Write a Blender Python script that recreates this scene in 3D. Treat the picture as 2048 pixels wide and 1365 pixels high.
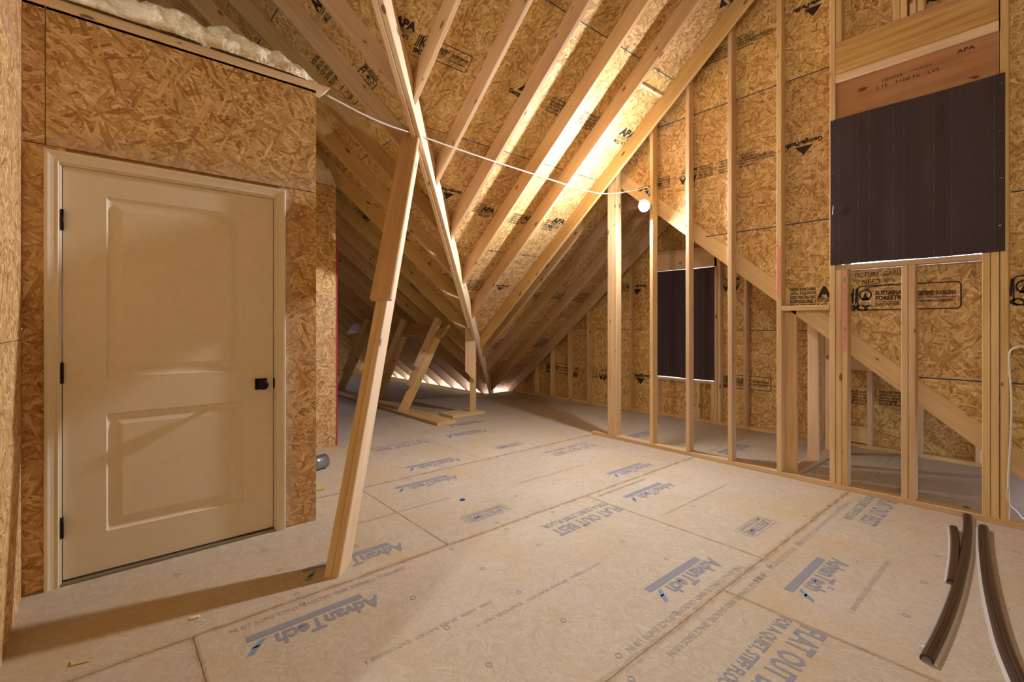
import bpy, bmesh, math, random
import mathutils
from mathutils import Vector, noise

random.seed(7)
for o in list(bpy.data.objects):
    bpy.data.objects.remove(o)
SC = bpy.context.scene
COL = SC.collection

# ------------------------------------------------------------------ camera, world, exposure
FPX, YH, YAW, CAMH = 949.5, 650.4, math.radians(49.19), 1.27
cam_d = bpy.data.cameras.new('camera')
cam_d.sensor_width = 36.0
cam_d.lens = FPX / 2048 * 36.0
cam_d.shift_y = -(682.5 - YH) / 2048
cam_d.clip_start = 0.02
cam = bpy.data.objects.new('camera', cam_d)
COL.objects.link(cam)
cam.location = (0, 0, CAMH)
cam.rotation_euler = (math.pi / 2, 0, YAW - math.pi / 2)
SC.camera = cam

SC.view_settings.view_transform = 'Standard'
SC.view_settings.look = 'None'
SC.view_settings.gamma = 1.0
SC.view_settings.use_curve_mapping = False
SC.view_settings.exposure = -0.36

world = bpy.data.worlds.new('sky')
SC.world = world
world.use_nodes = True
wn = world.node_tree.nodes
WORLD_STRENGTH = 16.0
bg = wn['Background']
bg.inputs[0].default_value = (0.50, 0.62, 1.0, 1)
bg.inputs[1].default_value = WORLD_STRENGTH
BULB_NEAR = 4600.0
BULB_REAR = 2000.0
BULB_NEAR_COL = (0.96, 0.95, 1.0)
BULB_REAR_COL = (0.97, 0.97, 0.93)
try:
    SC.cycles.use_denoising = True
    SC.cycles.use_light_tree = False
    SC.cycles.max_bounces = 8
    SC.cycles.diffuse_bounces = 5
    SC.cycles.glossy_bounces = 2
    SC.cycles.use_adaptive_sampling = True
    SC.cycles.adaptive_threshold = 0.04
    SC.cycles.sample_clamp_indirect = 30.0
except Exception:
    pass

# ------------------------------------------------------------------ measuring helpers: a pixel of the frame becomes a point on a surface
FW = Vector((math.cos(YAW), math.sin(YAW), 0))
RT = Vector((math.sin(YAW), -math.cos(YAW), 0))
CP = Vector((0, 0, CAMH))


def on_plane(u, v, n, d):
    r = FW + RT * ((u - 1024) / FPX) + Vector((0, 0, (YH - v) / FPX))
    n = Vector(n)
    return CP + r * ((d - n.dot(CP)) / n.dot(r))


def fl(u, v, z=0.0): return on_plane(u, v, (0, 0, 1), z)
def atx(u, v, x): return on_plane(u, v, (1, 0, 0), x)
def aty(u, v, y): return on_plane(u, v, (0, 1, 0), y)


M = 0.81                       # roof pitch (rise per run)
YE, XE, XR = 7.10, 5.65, -0.75   # where the sheathing would meet the floor, left wing ridge
YR = 0.70                      # ridge of the main wing
ZS, ZU = -0.05, -0.25          # sheathing face / rafter underside below the pitch line


def roofR(y, off=ZS): return M * (YE - y) + off
def roofL(x, off=ZS): return M * (XE - x) + off
MB = 0.82
YB = 3.29                      # ridge of the low bump-out roof
ZB = roofR(YB)
def roofB(y, off=0.0): return ZB - MB * (YB - y) + off
def atR(u, v, off=ZU): return on_plane(u, v, (0, M, 1), M * YE + off)
def atL(u, v, off=ZU): return on_plane(u, v, (M, 0, 1), M * XE + off)


# ------------------------------------------------------------------ materials
def lin(r, g, b):
    f = lambda c: (c / 255 / 12.92) if c / 255 <= 0.04045 else ((c / 255 + 0.055) / 1.055) ** 2.4
    return (f(r), f(g), f(b), 1)


class NT:
    def __init__(self, name):
        self.m = bpy.data.materials.new(name)
        self.m.use_nodes = True
        self.t = self.m.node_tree
        self.b = self.t.nodes['Principled BSDF']

    def n(self, typ, **kw):
        x = self.t.nodes.new(typ)
        for k, v in kw.items():
            setattr(x, k, v)
        return x

    def l(self, a, b): self.t.links.new(a, b)

    def val(self, node, i, v):
        node.inputs[i].default_value = v

    def math(self, op, a, b=None, clamp=False):
        x = self.n('ShaderNodeMath', operation=op, use_clamp=clamp)
        for i, q in enumerate((a, b)):
            if q is None: continue
            if hasattr(q, 'links'): self.l(q, x.inputs[i])
            else: x.inputs[i].default_value = q
        return x.outputs[0]

    def mixf(self, f, a, b):
        x = self.n('ShaderNodeMix', data_type='FLOAT')
        for i, q in ((0, f), (2, a), (3, b)):
            if hasattr(q, 'links'): self.l(q, x.inputs[i])
            else: x.inputs[i].default_value = q
        return x.outputs[0]

    def mixc(self, f, a, b, blend='MIX'):
        x = self.n('ShaderNodeMix', data_type='RGBA', blend_type=blend)
        for i, q in ((0, f), (6, a), (7, b)):
            if hasattr(q, 'links'): self.l(q, x.inputs[i])
            else: x.inputs[i].default_value = q
        return x.outputs[2]

    def ramp(self, f, stops):
        x = self.n('ShaderNodeValToRGB')
        e = x.color_ramp.elements
        while len(e) < len(stops): e.new(0.5)
        for k, (p, c) in enumerate(stops):
            e[k].position = p
            e[k].color = c
        self.l(f, x.inputs[0])
        return x.outputs[0]

    def uv(self): return self.n('ShaderNodeUVMap').outputs[0]

    def mapping(self, vec, loc=(0, 0, 0), rot=0.0, scale=(1, 1, 1)):
        x = self.n('ShaderNodeMapping')
        self.l(vec, x.inputs[0])
        x.inputs[1].default_value = loc
        x.inputs[2].default_value = (0, 0, rot)
        x.inputs[3].default_value = scale
        return x.outputs[0]

    def noise(self, vec, scale, detail=2.0, rough=0.5):
        x = self.n('ShaderNodeTexNoise', noise_dimensions='2D')
        self.l(vec, x.inputs['Vector'])
        x.inputs['Scale'].default_value = scale
        x.inputs['Detail'].default_value = detail
        x.inputs['Roughness'].default_value = rough
        return x.outputs[0]

    def bump(self, h, strength, dist=0.002):
        x = self.n('ShaderNodeBump')
        x.inputs['Strength'].default_value = strength
        x.inputs['Distance'].default_value = dist
        self.l(h, x.inputs['Height'])
        self.l(x.outputs[0], self.b.inputs['Normal'])


def mat_plain(name, col, rough=0.6, metal=0.0, spec=0.5):
    q = NT(name)
    q.b.inputs['Base Color'].default_value = col
    q.b.inputs['Roughness'].default_value = rough
    q.b.inputs['Metallic'].default_value = metal
    q.b.inputs['Specular IOR Level'].default_value = spec
    tc = q.n('ShaderNodeTexCoord')
    nz = q.n('ShaderNodeTexNoise')
    nz.inputs['Scale'].default_value = 30
    q.l(tc.outputs['Object'], nz.inputs['Vector'])
    c = q.mixc(q.math('MULTIPLY', nz.outputs[0], 0.35), col, (col[0] * .7, col[1] * .7, col[2] * .7, 1))
    q.l(c, q.b.inputs['Base Color'])
    return q.m


def mat_strand(name, stops, ln=0.085, wd=0.012, rough=0.62, fine=0.35, tint=None, dust=None, blot=None):
    """Oriented strand board: long flakes lying over each other at several angles."""
    q = NT(name)
    uv = q.uv()
    warp = q.n('ShaderNodeTexNoise', noise_dimensions='2D')
    q.l(uv, warp.inputs['Vector'])
    warp.inputs['Scale'].default_value = 7
    wv = q.n('ShaderNodeVectorMath', operation='SCALE')
    q.l(warp.outputs[1], wv.inputs[0])
    wv.inputs['Scale'].default_value = 0.012
    add = q.n('ShaderNodeVectorMath', operation='ADD')
    q.l(uv, add.inputs[0]); q.l(wv.outputs[0], add.inputs[1])
    base = add.outputs[0]
    best = shade = vec = None
    for k, (ang, sc) in enumerate(((0.15, 1.0), (0.85, .85), (-0.6, .95), (1.5, .7), (-1.15, .8))):
        mp = q.mapping(q.mapping(base, (k * 3.7, k * 1.9, 0), ang), (0, 0, 0), 0, (1 / (ln * sc), 1 / (wd * (0.8 + .4 * sc)), 1))
        v = q.n('ShaderNodeTexVoronoi', voronoi_dimensions='2D', feature='F1')
        q.l(mp, v.inputs['Vector'])
        v.inputs['Scale'].default_value = 1.0
        sp = q.n('ShaderNodeSeparateColor')
        q.l(v.outputs['Color'], sp.inputs[0])
        sh = q.math('SUBTRACT', sp.outputs[1], q.math('MULTIPLY', v.outputs['Distance'], 0.3))
        if best is None:
            best, shade, vec = sp.outputs[0], sh, mp
        else:
            c = q.math('GREATER_THAN', sp.outputs[0], best)
            shade = q.mixf(c, shade, sh)
            mv = q.n('ShaderNodeMix', data_type='VECTOR')
            q.l(c, mv.inputs[0]); q.l(vec, mv.inputs[4]); q.l(mp, mv.inputs[5])
            vec = mv.outputs[1]
            best = q.math('MAXIMUM', best, sp.outputs[0])
    grain = q.noise(q.mapping(vec, (0, 0, 0), 0, (0.7, 2.2, 1)), 1.7, 2, 0.65)
    big = q.noise(uv, 1.3, 3, 0.6)
    f = q.math('ADD', q.math('MULTIPLY', shade, 0.62), q.math('MULTIPLY', q.math('SUBTRACT', grain, 0.5), fine * 2.2))
    f = q.math('ADD', f, q.math('MULTIPLY', q.math('SUBTRACT', big, 0.5), 0.2))
    f = q.math('ADD', f, 0.30, True)
    c = q.ramp(f, stops)
    oi = q.n('ShaderNodeObjectInfo')
    hsv = q.n('ShaderNodeHueSaturation')
    q.l(c, hsv.inputs['Color'])
    q.l(q.math('ADD', 0.93, q.math('MULTIPLY', oi.outputs['Random'], 0.14)), hsv.inputs['Value'])
    q.l(q.math('ADD', 0.494, q.math('MULTIPLY', oi.outputs['Random'], 0.012)), hsv.inputs['Hue'])
    c = hsv.outputs[0]
    if dust:                    # white overspray / gypsum dust in patches
        d = q.noise(q.mapping(uv, (4, 2, 0)), 1.1, 4, 0.6)
        d = q.math('MULTIPLY', q.math('SUBTRACT', d, 0.53, True), dust[1], True)
        c = q.mixc(d, c, dust[0])
    if blot:                    # yellowed, resin-stained patches
        d = q.noise(q.mapping(uv, (11, 7, 0)), 1.7, 3, 0.6)
        c = q.mixc(q.math('MULTIPLY', q.math('SUBTRACT', d, 0.5, True), 2.2, True), c, blot)
    q.l(c, q.b.inputs['Base Color'])
    q.b.inputs['Roughness'].default_value = rough
    q.b.inputs['Specular IOR Level'].default_value = 0.3
    return q.m


def mat_wood(name, light, dark, knot=(0.10, 0.035, 0.015, 1), vary=0.22, rough=0.6, grain=1.0, knots=True, wide=1.0):
    q = NT(name)
    uv = q.uv()
    w = q.noise(q.mapping(uv, (0, 0, 0), 0, (0.8, 3.0, 1)), 1.0, 2)
    ad = q.n('ShaderNodeVectorMath', operation='ADD')
    cx = q.n('ShaderNodeCombineXYZ')
    q.l(q.math('MULTIPLY', w, 0.05), cx.inputs[1])
    q.l(uv, ad.inputs[0]); q.l(cx.outputs[0], ad.inputs[1])
    g1 = q.noise(q.mapping(ad.outputs[0], (0, 0, 0), 0, (1.2, 70 / wide, 1)), 1.0, 3, 0.6)
    g2 = q.noise(q.mapping(ad.outputs[0], (9, 3, 0), 0, (6, 260, 1)), 1.0, 2, 0.6)
    big = q.noise(q.mapping(uv, (3, 1, 0), 0, (1.2, 6, 1)), 1.0, 2)
    f = q.math('ADD', q.math('MULTIPLY', g1, 0.75 * grain), q.math('MULTIPLY', g2, 0.25 * grain))
    f = q.math('ADD', f, q.math('MULTIPLY', q.math('SUBTRACT', big, 0.5), 0.7))
    f = q.math('ADD', q.math('MULTIPLY', q.math('SUBTRACT', f, 0.35), 1.7), 0.0, True)
    c = q.mixc(f, light, dark)
    oi = q.n('ShaderNodeObjectInfo')
    if knots:
        kv = q.n('ShaderNodeTexVoronoi', voronoi_dimensions='2D', feature='F1')
        q.l(q.mapping(uv, (0, 0, 0), 0, (5.0, 11.0, 1)), kv.inputs['Vector'])
        kv.inputs['Scale'].default_value = 1.0
        sp = q.n('ShaderNodeSeparateColor')
        q.l(kv.outputs['Color'], sp.inputs[0])
        rad = q.math('MULTIPLY', q.math('SUBTRACT', sp.outputs[0], 0.80, True), 0.75)
        k = q.math('LESS_THAN', kv.outputs['Distance'], rad)
        soft = q.math('MULTIPLY', q.math('SUBTRACT', 1.0, q.math('DIVIDE', kv.outputs['Distance'], q.math('ADD', rad, 0.10)), True), q.math('GREATER_THAN', rad, 0.001))
        c = q.mixc(q.math('MULTIPLY', soft, 0.55), c, (dark[0] * .75, dark[1] * .6, dark[2] * .5, 1))
        c = q.mixc(q.math('MULTIPLY', k, 0.75), c, knot)
    hsv = q.n('ShaderNodeHueSaturation')
    q.l(c, hsv.inputs['Color'])
    q.l(q.math('ADD', 1 - vary / 2, q.math('MULTIPLY', oi.outputs['Random'], vary)), hsv.inputs['Value'])
    r2 = q.math('FRACT', q.math('MULTIPLY', oi.outputs['Random'], 17.3))
    q.l(q.math('ADD', 0.491, q.math('MULTIPLY', r2, 0.016)), hsv.inputs['Hue'])
    q.l(q.math('ADD', 0.9, q.math('MULTIPLY', r2, 0.2)), hsv.inputs['Saturation'])
    q.l(hsv.outputs[0], q.b.inputs['Base Color'])
    q.b.inputs['Roughness'].default_value = rough
    q.b.inputs['Specular IOR Level'].default_value = 0.3
    return q.m


OSB = mat_strand('osb_sheathing', [(0.0, lin(116, 78, 42)), (0.22, lin(166, 122, 70)), (0.5, lin(202, 166, 106)), (0.78, lin(222, 192, 134)), (1.0, lin(242, 222, 176))])
OSB_W = mat_strand('osb_partition', [(0.0, lin(104, 66, 38)), (0.22, lin(160, 114, 66)), (0.5, lin(202, 160, 104)), (0.78, lin(224, 190, 134)), (1.0, lin(244, 224, 184))],
                   ln=0.11, wd=0.012, dust=(lin(214, 196, 166), 1.6))
OSB_F = mat_strand('subfloor', [(0.0, lin(168, 154, 134)), (0.3, lin(182, 168, 148)), (0.6, lin(188, 176, 156)), (1.0, lin(198, 188, 170))],
                   ln=0.07, wd=0.009, rough=0.72, fine=0.12, dust=(lin(204, 192, 184), 1.8), blot=lin(190, 164, 120))
STUD = mat_wood('stud_lumber', lin(226, 198, 150), lin(198, 158, 106))
RAFT = mat_wood('rafter_lumber', lin(214, 182, 132), lin(180, 142, 94), vary=0.24)
PALE = mat_wood('pale_lumber', lin(236, 214, 174), lin(210, 176, 128))
PINE = mat_wood('southern_pine', lin(228, 194, 136), lin(188, 142, 86), grain=1.3, wide=2.2, knots=False)
PLYW = mat_wood('plywood_veneer', lin(180, 134, 94), lin(146, 100, 66), wide=4.0, vary=0.05)
PAINT = mat_plain('cream_paint', lin(236, 226, 204), 0.42)
BLACK = mat_plain('oil_rubbed_bronze', lin(30, 24, 22), 0.4, 0.6)
STEEL = mat_plain('galvanised_steel', lin(170, 176, 182), 0.35, 0.9)
INK = mat_plain('black_ink', lin(40, 33, 27), 0.75)
FADED = mat_plain('faded_blue_ink', lin(142, 144, 154), 0.8)
BLUEINK = mat_plain('light_blue_ink', lin(120, 152, 178), 0.8)
SEAM = mat_plain('blue_black_seam', lin(56, 76, 98), 0.8)
RED = mat_plain('red_edge_paint', lin(176, 46, 50), 0.6)
PINK = mat_plain('pink_marking_paint', lin(232, 150, 140), 0.7)
WHITEC = mat_plain('white_cable_jacket', lin(225, 224, 222), 0.4)
RUBBER = mat_plain('brown_vinyl', lin(66, 44, 32), 0.35)
RUBIN = mat_plain('grey_vinyl_edge', lin(206, 202, 196), 0.45)
FAINT = mat_plain('worn_ink', lin(172, 162, 152), 0.8)
TAPE = mat_plain('wrap_backing', lin(40, 34, 30), 0.8)
ROOFING = mat_plain('roof_underlayment', lin(30, 28, 28), 0.9)
SILLPL = mat_plain('door_sill_metal', lin(150, 142, 128), 0.4, 0.5)
BLUE = mat_plain('blue_plastic', lin(40, 80, 190), 0.4)
LIME = mat_plain('lime_plastic', lin(180, 200, 60), 0.4)

def mat_seam_floor():
    return mat_plain('subfloor_joint', lin(150, 112, 60), 0.8)
JOINT = mat_seam_floor()


def mat_felt():
    q = NT('black_felt')
    uv = q.uv()
    nz = q.noise(uv, 90, 3, 0.7)
    big = q.noise(q.mapping(uv, (0, 0, 0), 0, (9, 0.6, 1)), 1.0, 2)
    c = q.ramp(q.math('ADD', q.math('MULTIPLY', nz, 0.5), q.math('MULTIPLY', big, 0.5)), [(0.25, lin(46, 34, 44)), (0.75, lin(70, 54, 58))])
    sp = q.n('ShaderNodeSeparateXYZ')
    q.l(uv, sp.inputs[0])
    for x0 in (0.055, 0.18, 0.25, 0.39, 0.45, 0.61, 0.70, 0.90):
        d = q.math('ABSOLUTE', q.math('SUBTRACT', sp.outputs[0], x0))
        k = q.math('LESS_THAN', d, 0.0014)
        k = q.math('MULTIPLY', k, q.math('MULTIPLY', q.math('SUBTRACT', q.noise(q.mapping(uv, (x0 * 50, 0, 0), 0, (0.1, 1, 1)), 60, 2), 0.35, True), 2.0, True))
        c = q.mixc(k, c, lin(120, 110, 116))
    q.l(c, q.b.inputs['Base Color'])
    q.b.inputs['Roughness'].default_value = 0.75
    q.bump(nz, 0.2, 0.001)
    return q.m
FELT = mat_felt()


def mat_foam():
    q = NT('spray_foam')
    tc = q.n('ShaderNodeTexCoord')
    nz = q.n('ShaderNodeTexNoise')
    nz.inputs['Scale'].default_value = 55
    nz.inputs['Detail'].default_value = 4
    q.l(tc.outputs['Object'], nz.inputs['Vector'])
    c = q.ramp(nz.outputs[0], [(0.3, lin(238, 224, 186)), (0.7, lin(248, 242, 222))])
    q.l(c, q.b.inputs['Base Color'])
    q.b.inputs['Roughness'].default_value = 0.3
    q.b.inputs['Subsurface Weight'].default_value = 0.15
    q.b.inputs['Subsurface Radius'].default_value = (0.02, 0.014, 0.008)
    q.bump(nz.outputs[0], 0.7, 0.015)
    return q.m
FOAM = mat_foam()


def mat_film():
    q = NT('plastic_film')
    q.b.inputs['Base Color'].default_value = lin(186, 156, 116)
    q.b.inputs['Roughness'].default_value = 0.14
    tr = q.n('ShaderNodeBsdfTransparent')
    tr.inputs[0].default_value = (0.86, 0.78, 0.66, 1)
    mx = q.n('ShaderNodeMixShader')
    lw = q.n('ShaderNodeLayerWeight')
    lw.inputs[0].default_value = 0.35
    q.l(q.math('ADD', q.math('MULTIPLY', lw.outputs[1], 0.5), 0.45, True), mx.inputs[0])
    q.l(tr.outputs[0], mx.inputs[1]); q.l(q.b.outputs[0], mx.inputs[2])
    tc = q.n('ShaderNodeTexCoord')
    nz = q.n('ShaderNodeTexNoise')
    nz.inputs['Scale'].default_value = 7
    nz.inputs['Detail'].default_value = 3
    q.l(tc.outputs['Object'], nz.inputs['Vector'])
    q.bump(nz.outputs[0], 0.7, 0.04)
    out = q.t.nodes['Material Output']
    q.l(mx.outputs[0], out.inputs[0])
    return q.m
FILM = mat_film()


def mat_emit(name, col, s):
    q = NT(name)
    q.b.inputs['Base Color'].default_value = (0.9, 0.9, 0.9, 1)
    q.b.inputs['Emission Color'].default_value = (*col, 1)
    q.b.inputs['Emission Strength'].default_value = s
    return q.m


# ------------------------------------------------------------------ mesh and scene-tree helpers
WL = {}


def node(name, loc=(0, 0, 0), label=None, cat=None, kind=None, group=None):
    o = bpy.data.objects.new(name, None)
    o.empty_display_size = 0.1
    COL.objects.link(o)
    o.location = loc
    WL[o.name] = Vector(loc)
    tag(o, label, cat, kind, group)
    return o


def tag(o, label=None, cat=None, kind=None, group=None):
    if label: o['label'] = label
    if cat: o['category'] = cat
    if kind: o['kind'] = kind
    if group: o['group'] = group
    return o


def obj(name, verts, faces, mat, parent=None, uvs=None, smooth=False, label=None, mats=None, fmat=None, base=None):
    verts = [Vector(v) for v in verts]
    if base is None:
        lo = Vector([min(v[i] for v in verts) for i in range(3)])
        hi = Vector([max(v[i] for v in verts) for i in range(3)])
        base = (lo + hi) / 2
        base.z = lo.z
    base = Vector(base)
    me = bpy.data.meshes.new(name)
    me.from_pydata([tuple(v - base) for v in verts], [], faces)
    for mm in (mats or [mat]):
        me.materials.append(mm)
    if fmat:
        me.polygons.foreach_set('material_index', fmat)
    if uvs:
        lay = me.uv_layers.new(name='UVMap')
        flat = []
        for f in uvs:
            for c in f: flat += [c[0], c[1]]
        lay.data.foreach_set('uv', flat)
    if smooth:
        me.polygons.foreach_set('use_smooth', [True] * len(me.polygons))
    me.update()
    o = bpy.data.objects.new(name, me)
    COL.objects.link(o)
    if parent is not None:
        o.parent = parent
        o.location = base - WL[parent.name]
    else:
        o.location = base
    WL[o.name] = base
    if label: o['label'] = label
    return o


def beam(name, p0, p1, side, w, d, mat, parent, cut0=None, cut1=None, ch=0.004, label=None, taper=None):
    """Lumber: axis p0->p1; section grows w along 'side' and d along axis x side. Ends cut by planes (n, point)."""
    p0, p1 = Vector(p0), Vector(p1)
    a = (p1 - p0).normalized()
    e1 = Vector(side); e1 = (e1 - a * e1.dot(a)).normalized()
    e2 = a.cross(e1)
    n0, q0 = cut0 or (a, p0)
    n1, q1 = cut1 or (a, p1)
    n0, q0, n1, q1 = Vector(n0), Vector(q0), Vector(n1), Vector(q1)
    sec = [(ch, 0), (w - ch, 0), (w, ch), (w, d - ch), (w - ch, d), (ch, d), (0, d - ch), (0, ch)]
    per = [0]
    for i in range(8):
        s, t = sec[i], sec[(i + 1) % 8]
        per.append(per[-1] + math.hypot(s[0] - t[0], s[1] - t[1]))
    A, B, la, lb = [], [], [], []
    for s in sec:
        b = p0 + e1 * s[0] + e2 * s[1]
        ta = n0.dot(q0 - b) / n0.dot(a)
        tb = n1.dot(q1 - b) / n1.dot(a)
        A.append(b + a * ta); B.append(b + a * tb); la.append(ta); lb.append(tb)
    faces, uvs = [], []
    ru, rv = random.uniform(0, 40), random.uniform(0, 40)
    for i in range(8):
        j = (i + 1) % 8
        faces.append((i, j, 8 + j, 8 + i))
        uvs.append([(ru + la[i], rv + per[i]), (ru + la[j], rv + per[i + 1]), (ru + lb[j], rv + per[i + 1]), (ru + lb[i], rv + per[i])])
    faces.append(tuple(range(7, -1, -1)))
    uvs.append([(ru + sec[i][0] * .3, rv + sec[i][1]) for i in range(7, -1, -1)])
    faces.append(tuple(range(8, 16)))
    uvs.append([(ru + sec[i][0] * .3, rv + sec[i][1]) for i in range(8)])
    return obj(name, A + B, faces, mat, parent, uvs, label=label)


def box(name, lo, hi, mat, parent=None, axis=None, ch=0.003, label=None):
    """Axis-aligned board; grain runs along its longest side."""
    lo, hi = Vector(lo), Vector(hi)
    s = hi - lo
    ax = axis if axis is not None else max(range(3), key=lambda i: s[i])
    i1, i2 = (ax + 1) % 3, (ax + 2) % 3
    p1 = lo.copy(); p1[ax] = hi[ax]
    side = Vector((0, 0, 0)); side[i1] = 1
    return beam(name, lo, p1, side, s[i1], s[i2], mat, parent, ch=min(ch, s[i1] * .2, s[i2] * .2), label=label)


def panel(name, poly, nrm, th, mat, parent, udir=None, label=None, mats=None, rimmat=None):
    """Sheet: polygon (3D, visible face), thickness grows along -nrm."""
    poly = [Vector(p) for p in poly]
    nrm = Vector(nrm).normalized()
    # orient so that the visible face has normal nrm
    ar = Vector((0, 0, 0))
    for i in range(len(poly)):
        ar += poly[i].cross(poly[(i + 1) % len(poly)])
    if ar.dot(nrm) < 0: poly.reverse()
    u = Vector(udir) if udir is not None else Vector((1, 0, 0))
    u = (u - nrm * u.dot(nrm)).normalized()
    v = nrm.cross(u)
    n = len(poly)
    V = poly + [p - nrm * th for p in poly]
    ou, ov = random.uniform(0, 60), random.uniform(0, 60)
    U = [(p.dot(u) + ou, p.dot(v) + ov) for p in V]
    F = [tuple(range(n)), tuple(range(2 * n - 1, n - 1, -1))]
    UV = [[U[i] for i in F[0]], [U[i] for i in F[1]]]
    for i in range(n):
        j = (i + 1) % n
        F.append((i, i + n, j + n, j))
        UV.append([U[i], (U[i][0], U[i][1] + th), (U[j][0], U[j][1] + th), U[j]])
    fm = None
    ml = None
    if rimmat is not None:
        ml = [mat, rimmat]
        fm = [0, 0] + [1] * n
    return obj(name, V, F, mat, parent, UV, label=label, mats=ml, fmat=fm)


def clip(poly, n, c):
    """Keep the part of a 2D convex polygon with n.p <= c."""
    out = []
    for i in range(len(poly)):
        p, q = poly[i], poly[(i + 1) % len(poly)]
        dp, dq = n[0] * p[0] + n[1] * p[1] - c, n[0] * q[0] + n[1] * q[1] - c
        if dp <= 0: out.append(p)
        if (dp < 0 < dq) or (dq < 0 < dp):
            t = dp / (dp - dq)
            out.append((p[0] + (q[0] - p[0]) * t, p[1] + (q[1] - p[1]) * t))
    return out


def area(poly):
    return abs(sum(poly[i][0] * poly[(i + 1) % len(poly)][1] - poly[(i + 1) % len(poly)][0] * poly[i][1] for i in range(len(poly)))) / 2


def tube(name, pts, r, mat, parent=None, seg=8, smooth_it=2, closed=True, label=None):
    pts = [Vector(p) for p in pts]
    for _ in range(smooth_it):                      # Chaikin corner cutting
        q = [pts[0]]
        for i in range(len(pts) - 1):
            q += [pts[i] * .75 + pts[i + 1] * .25, pts[i] * .25 + pts[i + 1] * .75]
        q.append(pts[-1]); pts = q
    V, F = [], []
    prev = None
    for i, p in enumerate(pts):
        t = (pts[min(i + 1, len(pts) - 1)] - pts[max(i - 1, 0)]).normalized()
        x = t.cross(Vector((0, 0, 1)))
        if x.length < 1e-3: x = prev or Vector((1, 0, 0))
        x.normalize()
        if prev is not None and x.dot(prev) < 0: x = -x
        prev = x
        y = t.cross(x)
        for k in range(seg):
            a = 2 * math.pi * k / seg
            V.append(p + x * (r * math.cos(a)) + y * (r * math.sin(a)))
    for i in range(len(pts) - 1):
        for k in range(seg):
            F.append((i * seg + k, i * seg + (k + 1) % seg, (i + 1) * seg + (k + 1) % seg, (i + 1) * seg + k))
    F.append(tuple(range(seg - 1, -1, -1)))
    F.append(tuple(range((len(pts) - 1) * seg, len(pts) * seg)))
    return obj(name, V, F, mat, parent, smooth=True, label=label)


def lathe(name, prof, mat, parent, at, axis=(0, 0, 1), seg=24, label=None, smooth=True):
    """prof: (radius, height) pairs along the axis."""
    z = Vector(axis).normalized()
    x = z.orthogonal().normalized(); y = z.cross(x)
    at = Vector(at)
    V, F = [], []
    for r, h in prof:
        for k in range(seg):
            a = 2 * math.pi * k / seg
            V.append(at + z * h + x * (r * math.cos(a)) + y * (r * math.sin(a)))
    n = len(prof)
    for i in range(n - 1):
        for k in range(seg):
            F.append((i * seg + k, i * seg + (k + 1) % seg, (i + 1) * seg + (k + 1) % seg, (i + 1) * seg + k))
    F.append(tuple(range(seg - 1, -1, -1)))
    F.append(tuple(range((n - 1) * seg, n * seg)))
    return obj(name, V, F, mat, parent, smooth=smooth, label=label)


# ------------------------------------------------------------------ printed marks (flat ink on a surface)
FONTCACHE = {}


def glyphs(s, bold=0.0, shear=0.0):
    k = (s, bold, shear)
    if k in FONTCACHE: return FONTCACHE[k]
    cu = bpy.data.curves.new('t', 'FONT')
    cu.body = s
    cu.size = 1.0
    cu.offset = bold
    cu.shear = shear
    cu.resolution_u = 2
    o = bpy.data.objects.new('t', cu)
    COL.objects.link(o)
    dg = bpy.context.evaluated_depsgraph_get()
    me = o.evaluated_get(dg).to_mesh()
    V = [(v.co.x, v.co.y) for v in me.vertices]
    F = [tuple(p.vertices) for p in me.polygons]
    o.evaluated_get(dg).to_mesh_clear()
    bpy.data.objects.remove(o)
    bpy.data.curves.remove(cu)
    FONTCACHE[k] = (V, F)
    return V, F


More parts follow.
